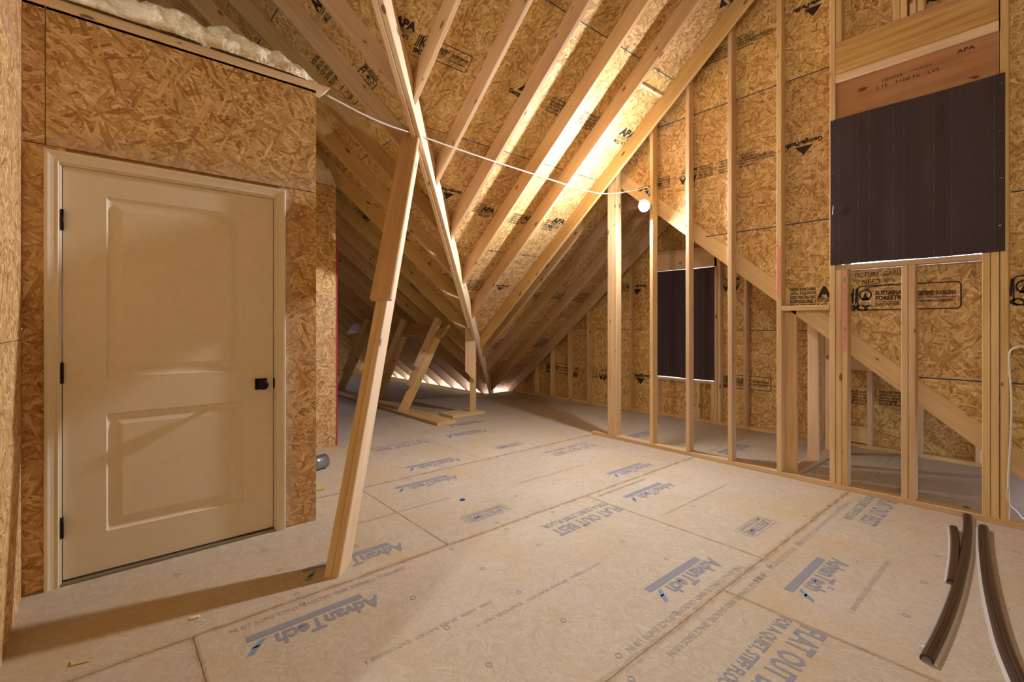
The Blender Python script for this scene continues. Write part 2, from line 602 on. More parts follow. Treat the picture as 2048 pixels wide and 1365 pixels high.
class Ink:
    """Collects flat marks in a 2D frame (right, up) on a surface and links them as one printed mark."""
    def __init__(self, origin, right, up, lift=0.0008):
        self.o, self.r, self.u = Vector(origin), Vector(right).normalized(), Vector(up)
        self.u = (self.u - self.r * self.u.dot(self.r)).normalized()
        self.n = self.r.cross(self.u)
        self.lift = lift
        self.V, self.F = [], []

    def add(self, V, F):
        b = len(self.V)
        self.V += [self.o + self.r * x + self.u * y + self.n * self.lift for x, y in V]
        self.F += [tuple(b + i for i in f) for f in F]

    def text(self, s, x, y, h, w=None, bold=0.02, shear=0.0, align='l'):
        V, F = glyphs(s, bold, shear)
        if not V: return self
        x0, x1 = min(v[0] for v in V), max(v[0] for v in V)
        sc = h / 0.7
        sx = (w / (x1 - x0)) if w else sc
        off = 0 if align == 'l' else -(x1 - x0) * sx / 2
        self.add([(x + off + (a - x0) * sx, y + b * sc) for a, b in V], F)
        return self

    def rect(self, x0, y0, x1, y1):
        self.add([(x0, y0), (x1, y0), (x1, y1), (x0, y1)], [(0, 1, 2, 3)])
        return self

    def tri(self, x0, x1, y0, y1, down=False):
        xm = (x0 + x1) / 2
        if down: self.add([(x0, y1), (xm, y0), (x1, y1)], [(0, 1, 2)])
        else: self.add([(x0, y0), (x1, y0), (xm, y1)], [(0, 1, 2)])
        return self

    def frame(self, x0, y0, x1, y1, t=0.006, rad=0.02):
        pts = []
        for cx, cy, a0 in ((x1 - rad, y1 - rad, 0), (x0 + rad, y1 - rad, 90), (x0 + rad, y0 + rad, 180), (x1 - rad, y0 + rad, 270)):
            for k in range(4):
                a = math.radians(a0 + 30 * k)
                pts.append((cx, cy, math.cos(a), math.sin(a)))
        n = len(pts)
        V = [(p[0] + p[2] * rad, p[1] + p[3] * rad) for p in pts] + [(p[0] + p[2] * (rad - t), p[1] + p[3] * (rad - t)) for p in pts]
        self.add(V, [(i, (i + 1) % n, n + (i + 1) % n, n + i) for i in range(n)])
        return self

    def ring(self, cx, cy, r, t, n=14):
        V = [(cx + math.cos(2 * math.pi * k / n) * q, cy + math.sin(2 * math.pi * k / n) * q) for q in (r, r - t) for k in range(n)]
        self.add(V, [(i, (i + 1) % n, n + (i + 1) % n, n + i) for i in range(n)])
        return self

    def line(self, pts, t):
        for (x0, y0), (x1, y1) in zip(pts, pts[1:]):
            d = math.hypot(x1 - x0, y1 - y0) or 1
            nx, ny = -(y1 - y0) / d * t / 2, (x1 - x0) / d * t / 2
            self.add([(x0 + nx, y0 + ny), (x1 + nx, y1 + ny), (x1 - nx, y1 - ny), (x0 - nx, y0 - ny)], [(0, 3, 2, 1)])
        return self

    def done(self, name, mat, parent, label=None):
        if not self.V: return None
        return obj(name, self.V, self.F, mat, parent, label=label)


# =================================================================== FLOOR
floor = node('floor', (0, 0, 0), 'plywood-tan subfloor of stamped sheets with dark joints', 'floor', 'structure')
XW, YS = -4.5, -3.0       # rear and near ends of the attic, behind the camera
XFE, YFE = 5.35, 6.90       # floor edge at the eaves
rows = [-3.86, -2.63, -1.40, -0.17, 1.06, 2.31, 3.56, 4.80, 6.05, 7.30, 8.52, 9.75, 10.97, 12.2]
starts = {-0.17: -2.63 - 2.44, 1.06: 0.28 - 2.44 * 2, 2.31: 1.51 - 2.44 * 3, 3.56: 0.29 - 2.44 * 2, 4.80: 1.50 - 2.44 * 3}
GAP = 0.0035
floor_panels = []
for i in range(len(rows) - 1):
    y0, y1 = rows[i], rows[i + 1]
    x = starts.get(y0, (0.29 if i % 2 else 1.5) - 2.44 * 3)
    while x < 6.2:
        p = [(x + GAP / 2, y0 + GAP / 2), (x + 2.44 - GAP / 2, y0 + GAP / 2), (x + 2.44 - GAP / 2, y1 - GAP / 2), (x + GAP / 2, y1 - GAP / 2)]
        p = clip(p, (-1, 0), -XW); p = clip(p, (1, 0), 6.02 if y0 < 6 else XFE) if p else p
        p = clip(p, (0, -1), -YS) if p else p
        if p and x + 2.44 > 4.5 and y0 < -0.5: p = clip(p, (1, 0), 4.40)
        pieces = [p]
        if p and y0 < YFE < y1:                      # the L-shaped corner: beyond the eave only the left wing has a floor
            pieces = [clip(p, (0, 1), YFE), clip(clip(p, (0, -1), -YFE), (1, 0), XFE)]
            if y0 == 6.05: pieces[0] = clip([(x + GAP / 2, y0 + GAP / 2), (x + 2.44 - GAP / 2, y0 + GAP / 2), (x + 2.44 - GAP / 2, YFE), (x + GAP / 2, YFE)], (1, 0), 6.02)
        for q in pieces:
            if len(q) >= 3 and area(q) > 0.01:
                fo = panel('floor_panel', [(a, b, 0) for a, b in q], (0, 0, 1), 0.018, OSB_F, floor, (1, 0, 0))
                floor_panels.append((fo, min(a for a, b in q), max(a for a, b in q), min(b for a, b in q), max(b for a, b in q)))
        x += 2.44
panel('joint_backing', [(XW, YS, -0.0045), (4.4, YS, -0.0045), (4.4, YFE, -0.0045), (XW, YFE, -0.0045)], (0, 0, 1), 0.02, JOINT, floor)
panel('joint_backing', [(4.4, -0.17, -0.0045), (6.02, -0.17, -0.0045), (6.02, YFE, -0.0045), (4.4, YFE, -0.0045)], (0, 0, 1), 0.02, JOINT, floor)
panel('joint_backing', [(XW, YFE, -0.0045), (XFE, YFE, -0.0045), (XFE, 12.2, -0.0045), (XW, 12.2, -0.0045)], (0, 0, 1), 0.02, JOINT, floor)
box('floor_edge_strip', (XFE - 0.09, YFE, 0.0), (XFE, 11.8, 0.010), RAFT, floor)
box('floor_edge_strip', (XFE, YFE - 0.09, 0.0), (5.92, YFE, 0.010), RAFT, floor)


def floor_at(x, y):
    for fo, a, b, c, d in floor_panels:
        if a <= x <= b and c <= y <= d: return fo
    return floor


def fink(x, y, lift=0.0009): return Ink((x, y, 0), (-1, 0, 0), (0, -1, 0), lift)


def advantech(x1, y, w=0.56, h=0.085):
    """x1: right-hand end in the room (where the word starts), y: line of the letters' feet."""
    p = floor_at(x1 - w / 2, y)
    k = fink(x1, y)
    k.text('AdvanTech', 0.02, 0.012, h, w * 0.80, 0.03, 0.15)
    k.rect(0.08, -0.045, w, -0.004)
    k.done('printed_stamp', FADED, p)
    k = fink(x1, y)
    k.add([(w * .88, 0.01), (w * .93, 0.01), (w * 1.0, 0.05), (w * .95, 0.05)], [(0, 1, 2, 3)])
    k.add([(w * .93, 0.04), (w * .98, 0.04), (w * 1.04, 0.085), (w * .99, 0.085)], [(0, 1, 2, 3)])
    k.done('printed_stamp', BLUEINK, p)


def flat_out(x1, y, w=0.62, h=0.095):
    k = fink(x1, y)
    k.text('FLAT OUT BEST', 0, 0, h, w, 0.025)
    k.text('FOR A QUIET, STIFF FLOOR', 0.0, -h * 0.9, h * 0.55, w, 0.02)
    k.done('printed_stamp', FADED, floor_at(x1 - w / 2, y))


def lifetime(x1, y, w=0.36, h=0.10):
    k = fink(x1, y)
    k.frame(0, -h * 0.42, w, h * 0.8, 0.004, 0.008)
    k.text('LIFETIME', 0.02, h * 0.10, h * 0.52, w - 0.04, 0.03)
    k.text('LIMITED WARRANTY', 0.02, -h * 0.28, h * 0.24, w - 0.04, 0.02)
    k.done('printed_stamp', FADED, floor_at(x1 - w / 2, y))


def smalltext(s, x1, y, w, h=0.022):
    k = fink(x1, y)
    k.text(s, 0, 0, h, w, 0.01)
    k.done('printed_stamp', FAINT, floor_at(x1 - w / 2, y))


for x1, y in ((2.53, 1.27), (3.04, 0.83), (1.0, 2.12), (2.60, 3.78), (2.28, 3.36), (3.82, 2.50), (3.47, 2.08), (3.53, 4.58), (3.85, 5.03), (1.34, 2.53), (5.2, 2.2), (5.0, 3.2)):
    advantech(x1, y)
for x1, y in ((2.24, 0.72), (2.71, 2.06), (2.69, 4.57), (3.94, 3.29), (4.30, 0.86)):
    flat_out(x1, y)
for x1, y in ((2.14, 2.55), (3.30, 1.28), (3.42, 3.82), (4.9, 0.8)):
    lifetime(x1, y)
for x1, y, w in ((3.75, 1.75, 0.9), (2.0, 1.62, 0.8), (3.2, 0.62, 0.7), (1.35, 1.72, 0.6), (2.1, 0.42, 0.5), (3.3, 2.85, 0.8), (1.9, 2.95, 0.7)):
    smalltext('NAIL HERE  SPAN RATED  EXPOSURE 1', x1, y, w, 0.02)
for x1, y, w in ((4.05, 1.01, 1.6), (2.55, 1.00, 0.9), (2.55, 1.12, 1.0), (1.2, 2.26, 0.8), (3.4, 2.26, 0.6)):
    smalltext('THIS EDGE TONGUE AND GROOVE  SPACE ENDS 1/8 IN', x1, y, w, 0.03)
# nail-spot rings printed on a 6 in by 16 in grid
for fo, a, b, c, d in floor_panels:
    if b < 0.2 or a > 4.3 or d < 0 or c > 4.8: continue
    k = Ink((0, 0, 0), (1, 0, 0), (0, 1, 0), 0.0009)
    for i in range(1, 6):
        for j in range(0, 5):
            x, y = a + i * (b - a) / 6, c + 0.05 + j * (d - c - 0.1) / 4
            if 0 < x < 4.25 and random.random() < 0.8: k.ring(x, y, 0.015, 0.004, 6)
    k.done('printed_stamp', FADED, fo)

# amber staining along the joints
def mat_stain():
    q = NT('joint_stain')
    q.b.inputs['Base Color'].default_value = lin(182, 142, 80)
    q.b.inputs['Roughness'].default_value = 0.7
    tr = q.n('ShaderNodeBsdfTransparent')
    mx = q.n('ShaderNodeMixShader')
    uv = q.uv()
    sp = q.n('ShaderNodeSeparateXYZ'); q.l(uv, sp.inputs[0])
    edge = q.math('SUBTRACT', 1.0, q.math('ABSOLUTE', sp.outputs[1]), True)
    nz = q.noise(q.mapping(uv, (0, 0, 0), 0, (2.2, 0.8, 1)), 1.6, 4, 0.65)
    f = q.math('MULTIPLY', q.math('MULTIPLY', edge, q.math('SUBTRACT', nz, 0.30, True)), 1.5, True)
    q.l(f, mx.inputs[0]); q.l(tr.outputs[0], mx.inputs[1]); q.l(q.b.outputs[0], mx.inputs[2])
    q.l(mx.outputs[0], q.t.nodes['Material Output'].inputs[0])
    return q.m
STAIN = mat_stain()
for (xa, ya, xb, yb, hw) in ((-0.2, 1.06, 4.28, 1.06, .030), (-0.2, 2.31, 4.28, 2.31, .026), (1.1, 3.56, 4.28, 3.56, .022), (2.25, -0.1, 2.25, 1.05, .018), (2.72, 1.07, 2.72, 2.30, .014), (1.51, 2.32, 1.51, 3.55, .012), (0.28, 1.07, 0.28, 2.30, .016)):
    d = Vector((xb - xa, yb - ya, 0)); L = d.length; d.normalize()
    nn_ = Vector((-d.y, d.x, 0)); A_, B_ = Vector((xa, ya, 0.0004)), Vector((xb, yb, 0.0004))
    obj('joint_stain', [A_ - nn_ * hw, B_ - nn_ * hw, B_ + nn_ * hw, A_ + nn_ * hw], [(0, 1, 2, 3)], STAIN, floor, [[(xa, -1), (xa + L * 3, -1), (xa + L * 3, 1), (xa, 1)]])

# =================================================================== ROOF (ceiling)
ceil = node('ceiling', (2, 4, 2), 'open gable roof underside with rafters under strand board sheathing', 'ceiling', 'structure')
nR = Vector((0, -M, -1)).normalized()      # visible (inner) normals
nL = Vector((-M, 0, -1)).normalized()
nB = Vector((0, MB, -1)).normalized()
upR = Vector((0, -1, M)).normalized()
upL = Vector((-1, 0, M)).normalized()
CRS = 1.22 * math.cos(math.atan(M))
R_SEAMS = [2.495 + CRS * k for k in range(-2, 6)]
L_SEAMS = [1.02 + CRS * k for k in range(-2, 6)]
roof_panels = []


def fill_roof(region, ys, along, zf, nrm, plane, mat=OSB):
    """Cut a convex plan region into 4x8 sheets. along: 'x' if the sheets' long side runs along x."""
    for i in range(len(ys) - 1):
        off = 0.0 if i % 2 else 1.22
        s = -9.0 + off
        while s < 13:
            lo, hi = (s, ys[i]), (s + 2.44, ys[i + 1])
            g = GAP / 2
            q = [(lo[0] + g, lo[1] + g), (hi[0] - g, lo[1] + g), (hi[0] - g, hi[1] - g), (lo[0] + g, hi[1] - g)]
            if along == 'y': q = [(b, a) for a, b in q]
            for n, c in region:
                q = clip(q, n, c)
                if len(q) < 3: break
            if len(q) >= 3 and area(q) > 0.004:
                po = panel('roof_panel', [(a, b, zf(a, b)) for a, b in q], nrm, 0.0115, mat, ceil, (1, 0, 0) if along == 'x' else (0, 1, 0))
                roof_panels.append((po, plane, q))
            s += 2.44


ysR = [YR] + [y for y in R_SEAMS if YR + .2 < y < 7.0] + [7.07]
VAL = YE - XE   # valley: y - x = VAL
fill_roof([((-1, 0), 0.75), ((1, 0), 4.44), ((-1, 1), VAL)], ysR, 'x', lambda x, y: roofR(y), nR, 'R')
fill_roof([((-1, 0), -4.44), ((1, 0), 6.14), ((0, -1), -YB), ((-1, 1), VAL)], [YB] + [y for y in R_SEAMS if YB + .2 < y < 7.0] + [7.07], 'x', lambda x, y: roofR(y), nR, 'R')
xsL = [XR] + [x for x in L_SEAMS if XR + .2 < x < 5.5] + [5.62]
fill_roof([((1, -1), -VAL), ((0, 1), 12.2)], xsL, 'y', lambda x, y: roofL(x), nL, 'L')
fill_roof([((-1, 0), -4.414), ((1, 0), 6.14), ((0, 1), YB)], [-0.20, 0.33, 1.28, 2.23, YB], 'x', lambda x, y: roofB(y), nB, 'B')
# weather skins over the sheets (dark joints, no light through them) and the slopes behind the camera
def skin(poly, zf, nrm, name='roof_underlayment', mat=ROOFING, d=0.013, th=0.01):
    return panel(name, [Vector((a, b, zf(a, b))) - Vector(nrm) * d for a, b in poly], nrm, th, mat, ceil)
skin([(XR, YR), (4.44, YR), (4.44, 4.44 + VAL)], lambda x, y: roofR(y), nR)
skin([(4.44, YB), (6.14, YB), (6.14, 7.07), (7.07 - VAL, 7.07), (4.44, 4.44 + VAL)], lambda x, y: roofR(y), nR)
skin([(XR, YR), (5.62, 5.62 + VAL), (5.62, 12.2), (XR, 12.2)], lambda x, y: roofL(x), nL)
skin([(4.414, -0.20), (6.14, -0.20), (6.14, YB), (4.414, YB)], lambda x, y: roofB(y), nB)
zF = lambda x, y: roofR(2 * YR - y)
zL2 = lambda x, y: roofL(2 * XR - x)
skin([(XW, YR), (4.44, YR), (4.44, YS), (XW, YS)], zF, (0, M, -1), 'roof_panel', OSB, 0, 0.02)
skin([(XW, YR), (XR, YR), (XW, YR + (XR - XW))], lambda x, y: roofR(y), nR, 'roof_panel', OSB, 0, 0.02)
skin([(XR, YR), (XW, YR + (XR - XW)), (XW, 12.2), (XR, 12.2)], zL2, (M, 0, -1), 'roof_panel', OSB, 0, 0.02)

# ---- rafters
DR = (-ZU + ZS)                       # plumb depth below the sheathing
DP = DR * math.cos(math.atan(M))
AX = Vector((1, 0, 0)); AY = Vector((0, 1, 0)); AZ = Vector((0, 0, 1))
VN = Vector((-1, 1, 0))              # normal of the vertical plane through the valley


def rafterR(x0, ytop, ybot, mat=RAFT, depth=DR, w=0.038):
    top = Vector((x0, ytop, roofR(ytop))); bot = Vector((x0, ybot, roofR(ybot)))
    jack = (bot.y > x0 + VAL - 0.05)
    c1 = (AY, bot) if not jack else (VN, Vector((x0, x0 + VAL, 0)) + VN * -0.028)
    return beam('rafter', top, bot, AX, w, depth * math.cos(math.atan(M)), mat, ceil, cut0=(AY, top), cut1=c1)


def rafterL(y0, xbot, mat=RAFT, w=0.038):
    top = Vector((XR, y0 + w, roofL(XR))); bot = Vector((xbot, y0 + w, roofL(xbot)))
    jack = xbot > y0 - VAL - 0.05
    c1 = (AX, bot) if not jack else (VN, Vector((y0 - VAL, y0, 0)) + VN * 0.028)
    return beam('rafter', top, bot, -AY, w, DP, mat, ceil, cut0=(AX, top), cut1=c1)


RX = [0.79, 1.295, 1.79, 2.285, 2.745, 3.25, 3.73, 4.285]      # right-hand faces
for x in RX:
    rafterR(x - 0.038, YR + 0.03, x + VAL)
for x in (4.455, 4.82, 5.30):
    rafterR(x - 0.038, YB + 0.02, x + VAL)
for x in (5.90,):
    rafterR(x - 0.038, YB + 0.02, 7.25)
LY = [2.22, 2.72, 3.21, 3.655, 4.13, 4.61, 5.09, 5.57, 6.06, 6.54, 7.02, 7.50, 7.99, 8.47, 8.95, 9.43, 9.92, 10.40, 10.88, 11.36]
for y in LY:
    rafterL(y, 5.85 if y > 7.2 else y - VAL)
for x in (4.82, 5.30, 5.90):                                  # right slope of the bump-out
    t = Vector((x - 0.038, YB - 0.02, roofB(YB - 0.02))); b = Vector((x - 0.038, -0.60, roofB(-0.60)))
    beam('rafter', b, t, AX, 0.038, 0.14, RAFT, ceil, cut0=(AY, b), cut1=(AY, t))
box('ridge_board', (XR, YR - 0.02, roofR(YR) - 0.26), (4.40, YR + 0.02, roofR(YR) - 0.03), RAFT, ceil)
box('ridge_board', (XR - 0.02, YR + 0.02, roofL(XR) - 0.26), (XR + 0.02, 12.0, roofL(XR) - 0.03), RAFT, ceil)
# valley rafter: the upper length lands beside the lower one
vd = Vector((1, 1, 0)).normalized(); vs = Vector((1, -1, 0)).normalized()
def vz(t, off): return M * (-t) + off     # t: plan distance along x beyond the eave corner
def valley(xa, xb, side_off, w, off_top, depth, mat):
    a = Vector((xa, xa + VAL, M * (XE - xa) + off_top)) + vs * side_off
    b = Vector((xb, xb + VAL, M * (XE - xb) + off_top)) + vs * side_off
    ax = (b - a).normalized()
    return beam('valley_rafter', a, b, vs, w, depth * abs(Vector((ax.x, ax.y, 0)).length), mat, ceil, cut0=(vd, a), cut1=(vd, b))
valley(XR, 3.74, -0.036, 0.036, -0.075, 0.245, PALE)
valley(XR, 5.70, 0.0005, 0.036, -0.075, 0.235, PALE)
# blocking high between the last two rafters, and low in the bump-out
a = atR(1300, 186, ZS - 0.07)
by = a.y
beam('blocking', (3.73, by, roofR(by) - 0.03), (4.247, by, roofR(by) - 0.03), AY, 0.038, 0.10, PALE, ceil)
for xx0, xx1, yy in ((4.82, 5.262, 6.18), (5.30, 5.862, 5.2), (5.30, 5.862, 6.3)):
    beam('blocking', (xx0, yy, roofR(yy) - 0.02), (xx1, yy, roofR(yy) - 0.02), AY, 0.038, 0.09, RAFT, ceil)
# collar tie across the bump-out ridge
ct = [atx(1185, 434, 4.85), atx(1270, 421, 4.85)]
box('collar_tie', (4.822, 2.80, 2.66), (4.86, 3.98, 2.80), RAFT, ceil)


def roof_panel_at(plane, x, y):
    for po, pl, q in roof_panels:
        if pl != plane: continue
        ok = True
        n = len(q)
        s = 0
        for i in range(n):
            c = (q[(i + 1) % n][0] - q[i][0]) * (y - q[i][1]) - (q[(i + 1) % n][1] - q[i][1]) * (x - q[i][0])
            if s == 0: s = 1 if c > 0 else -1
            elif c * s < 0: ok = False; break
        if ok: return po
    return ceil


def inkR(x, y, flip=False):
    k = Ink((x, y, roofR(y)), (-1 if flip else 1, 0, 0), -upR if flip else upR)
    return k, roof_panel_at('R', x, y)


def inkL(x, y, flip=False):
    k = Ink((x, y, roofL(x)), (0, 1 if flip else -1, 0), -upL if flip else upL)
    return k, roof_panel_at('L', x, y)


def st_apa(k, s=1.0):
    k.text('APA', 0, 0.03 * s, 0.085 * s, 0.26 * s, 0.06, 0.0)
    k.rect(0, 0.012 * s, 0.26 * s, 0.018 * s)
    k.text('THE ENGINEERED WOOD ASSOCIATION', 0, -0.012 * s, 0.016 * s, 0.26 * s, 0.03)
    k.text('MILL 475', 0.0, -0.075 * s, 0.045 * s, 0.22 * s, 0.03)
    return k


def st_sfi(k, s=1.0):
    k.frame(0, -0.10 * s, 0.62 * s, 0.10 * s, 0.009 * s, 0.03 * s)
    for q in range(3): k.add([(-0.06 * s + q * .022 * s, -0.04 * s), (-0.047 * s + q * .022 * s, -0.04 * s), (-0.040 * s + q * .022 * s, 0.08 * s), (-0.053 * s + q * .022 * s, 0.08 * s)], [(0, 1, 2, 3)])
    k.ring(0.055 * s, 0.025 * s, 0.045 * s, 0.012 * s)
    k.tri(0.03 * s, 0.08 * s, -0.02 * s, 0.05 * s)
    k.text('SUSTAINABLE', 0.12 * s, 0.022 * s, 0.030 * s, 0.22 * s, 0.05)
    k.text('FORESTRY', 0.12 * s, -0.018 * s, 0.030 * s, 0.19 * s, 0.05)
    k.rect(0.12 * s, -0.034 * s, 0.31 * s, -0.030 * s)
    k.text('INITIATIVE', 0.12 * s, -0.062 * s, 0.020 * s, 0.15 * s, 0.03)
    k.text('CERTIFIED SOURCING', 0.37 * s, 0.008 * s, 0.028 * s, 0.22 * s, 0.05)
    k.rect(0.37 * s, -0.012 * s, 0.59 * s, -0.008 * s)
    k.text('WWW.SFIPROGRAM.ORG', 0.37 * s, -0.045 * s, 0.018 * s, 0.20 * s, 0.03)
    k.text('IKY', -0.055 * s, -0.10 * s, 0.045 * s, 0.15 * s, 0.05)
    return k


def st_gp(k, s=1.0):
    k.text('Georgia-Pacific', 0, 0, 0.05 * s, 0.40 * s, 0.05)
    k.tri(0.10 * s, 0.28 * s, 0.065 * s, 0.17 * s)
    return k


def st_lines(k, s=1.0):
    for q, t in enumerate(('RATED SHEATHING', '24/16  7/16 INCH', 'SIZED FOR SPACING', 'EXPOSURE 1', 'PS 2-10  HUD-UM-40')):
        k.text(t, 0, 0.07 * s - q * 0.036 * s, 0.024 * s, 0.20 * s, 0.035)
    return k


def st_axis(k, s=1.0):
    k.text('STRENGTH AXIS', 0.03 * s, 0.012 * s, 0.026 * s, 0.22 * s, 0.03)
    k.text('THIS DIRECTION', 0.03 * s, -0.034 * s, 0.026 * s, 0.22 * s, 0.03)
    k.rect(-0.06 * s, -0.004 * s, 0.31 * s, 0.003 * s)
    k.ring(-0.09 * s, 0, 0.03 * s, 0.009 * s)
    return k


def stampR(fn, width, a, b, flip=False, at=atR, plane='R'):
    p, q = at(*a, ZS), at(*b, ZS)
    L = (q - p).length
    k, po = (inkR if plane == 'R' else inkL)(p.x, p.y, flip)
    if abs(p.x + L * (-1 if flip else 1) - q.x) > 0.6 and plane == 'R': L = width * 0.6
    fn(k, L / width)
    k.done('printed_stamp', INK, po)
for fn, w, a, b, flip in ((st_apa, .26, (784, 50), (828, 68), 0), (st_sfi, .62, (842, 88), (940, 128), 0), (st_gp, .40, (1016, 183), (1066, 203), 0), (st_lines, .20, (1097, 209), (1122, 221), 0), (st_axis, .31, (1123, 211), (1146, 222), 0),
                          (st_lines, .20, (1158, 238), (1183, 249), 0), (st_lines, .20, (1184, 247), (1206, 257), 0), (st_apa, .26, (1234, 272), (1262, 282), 0), (st_gp, .40, (925, 384), (878, 371), 1), (st_lines, .20, (949, 415), (969, 421), 0),
                          (st_apa, .26, (960, 424), (984, 430), 0), (st_lines, .20, (1021, 437), (1042, 442), 0), (st_apa, .26, (1044, 441), (1063, 446), 0), (st_lines, .20, (1088, 450), (1108, 455), 0), (st_apa, .26, (1101, 447), (1124, 452), 0),
                          (st_lines, .20, (934, 571), (961, 574), 0), (st_lines, .20, (961, 574), (980, 576), 0), (st_gp, .40, (1018, 572), (990, 570), 1), (st_sfi, .62, (1058, 592), (1100, 595), 0), (st_lines, .20, (1105, 593), (1119, 594), 0),
                          (st_apa, .26, (1120, 594), (1133, 595), 0), (st_lines, .20, (1152, 596), (1173, 597), 0), (st_lines, .20, (979, 690), (1010, 688), 0), (st_lines, .20, (1072, 688), (1096, 686), 0), (st_gp, .40, (1470, 5), (1420, 22), 1)):
    stampR(fn, w, a, b, bool(flip))
k, po = inkR(atR(1178, 472, ZS).x, atR(1178, 472, ZS).y)
k.text('CWC', 0, 0, 0.06, 0.16, 0.0)
k.done('handwriting', INK, po)
for fn, (u, v), sc, flip in ((st_sfi, (742, 150), .8, True), (st_lines, (645, 150), 1.3, False), (st_sfi, (745, 425), .8, True), (st_lines, (714, 432), 1.1, False), (st_axis, (726, 440), 1.0, False), (st_sfi, (850, 395), .8, True),
                             (st_lines, (818, 580), 1.2, False), (st_lines, (690, 505), 1.2, False), (st_apa, (640, 30), 0.8, False), (st_lines, (770, 545), 1.0, False), (st_lines, (900, 562), 1.3, False), (st_axis, (800, 470), 1.0, False)):
    p = atL(u, v, ZS)
    k, po = inkL(p.x, p.y, flip)
    fn(k, sc)
    k.done('printed_stamp', INK, po)
# panel clips bridging the joints, one to a bay
for ys in R_SEAMS:
    if not 1.5 < ys < 5.6: continue
    for xa, xb in zip(RX, RX[1:] + [4.82, 5.3, 5.9]):
        xm = (xa + xb) / 2 - 0.02
        if ys > xm + VAL - 0.2 or (xm > 4.4 and ys < YB + .1): continue
        p = Vector((xm, ys, roofR(ys)))
        k = Ink(p, AX, upR, 0.002)
        k.rect(-0.018, -0.007, 0.018, 0.007).rect(-0.005, -0.022, 0.005, 0.022)
        k.done('panel_clip', STEEL, roof_panel_at('R', xm, ys + 0.05))
    for xa, xb in zip(RX, RX[1:]):
        if ys > xa + VAL - 0.1: continue
        k = Ink((xa + 0.01, ys, roofR(ys)), AX, upR, 0.0006)
        k.rect(0, -0.004, xb - xa - 0.06, 0.004)
        k.done('joint_line', SEAM, roof_panel_at('R', (xa + xb) / 2, ys + 0.05))
for xs in L_SEAMS:
    if not 0.3 < xs < 4: continue
    for ya, yb in zip(LY, LY[1:]):
        if xs > ya - VAL: continue
        k = Ink((xs, ya + 0.05, roofL(xs)), AY, -upL, 0.0006)
        k.rect(0, -0.004, yb - ya - 0.06, 0.004)
        k.done('joint_line', SEAM, roof_panel_at('L', xs + 0.05, (ya + yb) / 2))

# =================================================================== WALL RIGHT: the stud wall with the covered window
wr = node('wall_right', (4.35, 1.5, 0), 'bare stud wall with strand board sheathing above a sloping rafter', 'wall', 'structure')
XS0, XS1 = 4.31, 4.40


def studR(y0, w=0.038, z0=0.038, ztop=None, mat=STUD, name='stud', x0=XS0, x1=XS1, par=None):
    par = par or wr
    if ztop is None:
        c = (Vector((0, M, 1)), Vector((0, y0, roofR(y0) - 0.012)))
        zt = roofR(y0)
    elif callable(ztop):
        c = (Vector((0, -MB, 1)), Vector((0, y0, ztop(y0)))); zt = ztop(y0)
    else:
        c = None; zt = ztop
    # section: w along +y, depth along +x
    return beam(name, (x1, y0, z0), (x1, y0, zt), AY, w, x1 - x0, mat, par, cut1=c)


box('sole_plate', (XS0, -1.2, 0.0), (XS1, 3.57, 0.038), STUD, wr)
for y in (2.764, 2.362, 1.950, 1.536, -0.19, -0.6):
    studR(y)
for y in (3.222, 3.263, 3.305):
    studR(y, 0.0405, name='post_ply')
king = studR(1.150, name='king_stud')
studR(0.2175, name='king_stud')
ZSILL = 1.695
for y in (1.1085, 1.069):
    studR(y, ztop=ZSILL, name='jack_stud')
for y in (0.710, 0.670):
    studR(y, ztop=ZSILL, name='cripple_stud')
for y in (0.300, 0.2595):
    studR(y, ztop=2.795, name='jack_stud')
studR(1.1085, z0=ZSILL + .04, ztop=2.795, name='jack_stud')
box('sill_plate', (XS0 + 0.012, 0.30, ZSILL), (XS1, 1.147, ZSILL + 0.038), RAFT, wr)
box('plywood_header', (XS0 + 0.018, 0.26, 2.80), (XS1 - 0.01, 1.1475, 3.146), PLYW, wr)
box('header_strip', (XS0 - 0.001, 0.262, 3.147), (XS1, 1.1475, 3.208), PALE, wr)
box('header_board', (XS0, 0.262, 3.209), (XS1, 1.1475, 3.418), PINE, wr)
box('header_plate', (XS0 + 0.004, 0.262, 3.419), (XS1, 1.1475, 3.457), PINE, wr)
for y in (1.109, 0.757, 0.716, 0.664, 0.622):
    studR(y, z0=3.458, name='cripple_stud')
# short block and the trimmed stud beside the passage
box('blocking', (XS0, 1.19, 1.389), (XS1, 1.536, 1.430), STUD, wr)
box('end_stud', (4.402, 1.452, 0.02), (4.440, 1.541, 1.44), RAFT, wr)
# sheathing on the far side, cut to the low roof
WSE = [-0.32, 0.897, 2.12, 3.335, 4.55, 5.2]


def wall_panels(y0, y1, z0, z1, par, x, nrm, region, seams, ysplit, mat=OSB, mirror=1):
    for i in range(len(seams) - 1):
        for a, b in zip(ysplit, ysplit[1:]):
            q = [(a + .0015, seams[i] + .0015), (b - .0015, seams[i] + .0015), (b - .0015, seams[i + 1] - .0015), (a + .0015, seams[i + 1] - .0015)]
            for n, c in region + [((-1, 0), -y0), ((1, 0), y1), ((0, -1), -z0), ((0, 1), z1)]:
                q = clip(q, n, c)
                if len(q) < 3: break
            if len(q) >= 3 and area(q) > 0.003:
                po = panel('sheathing_panel', [(x, u, v) for u, v in q], nrm, 0.011, mat, par, (0, 1, 0))
                PAN.append((po, q, par))


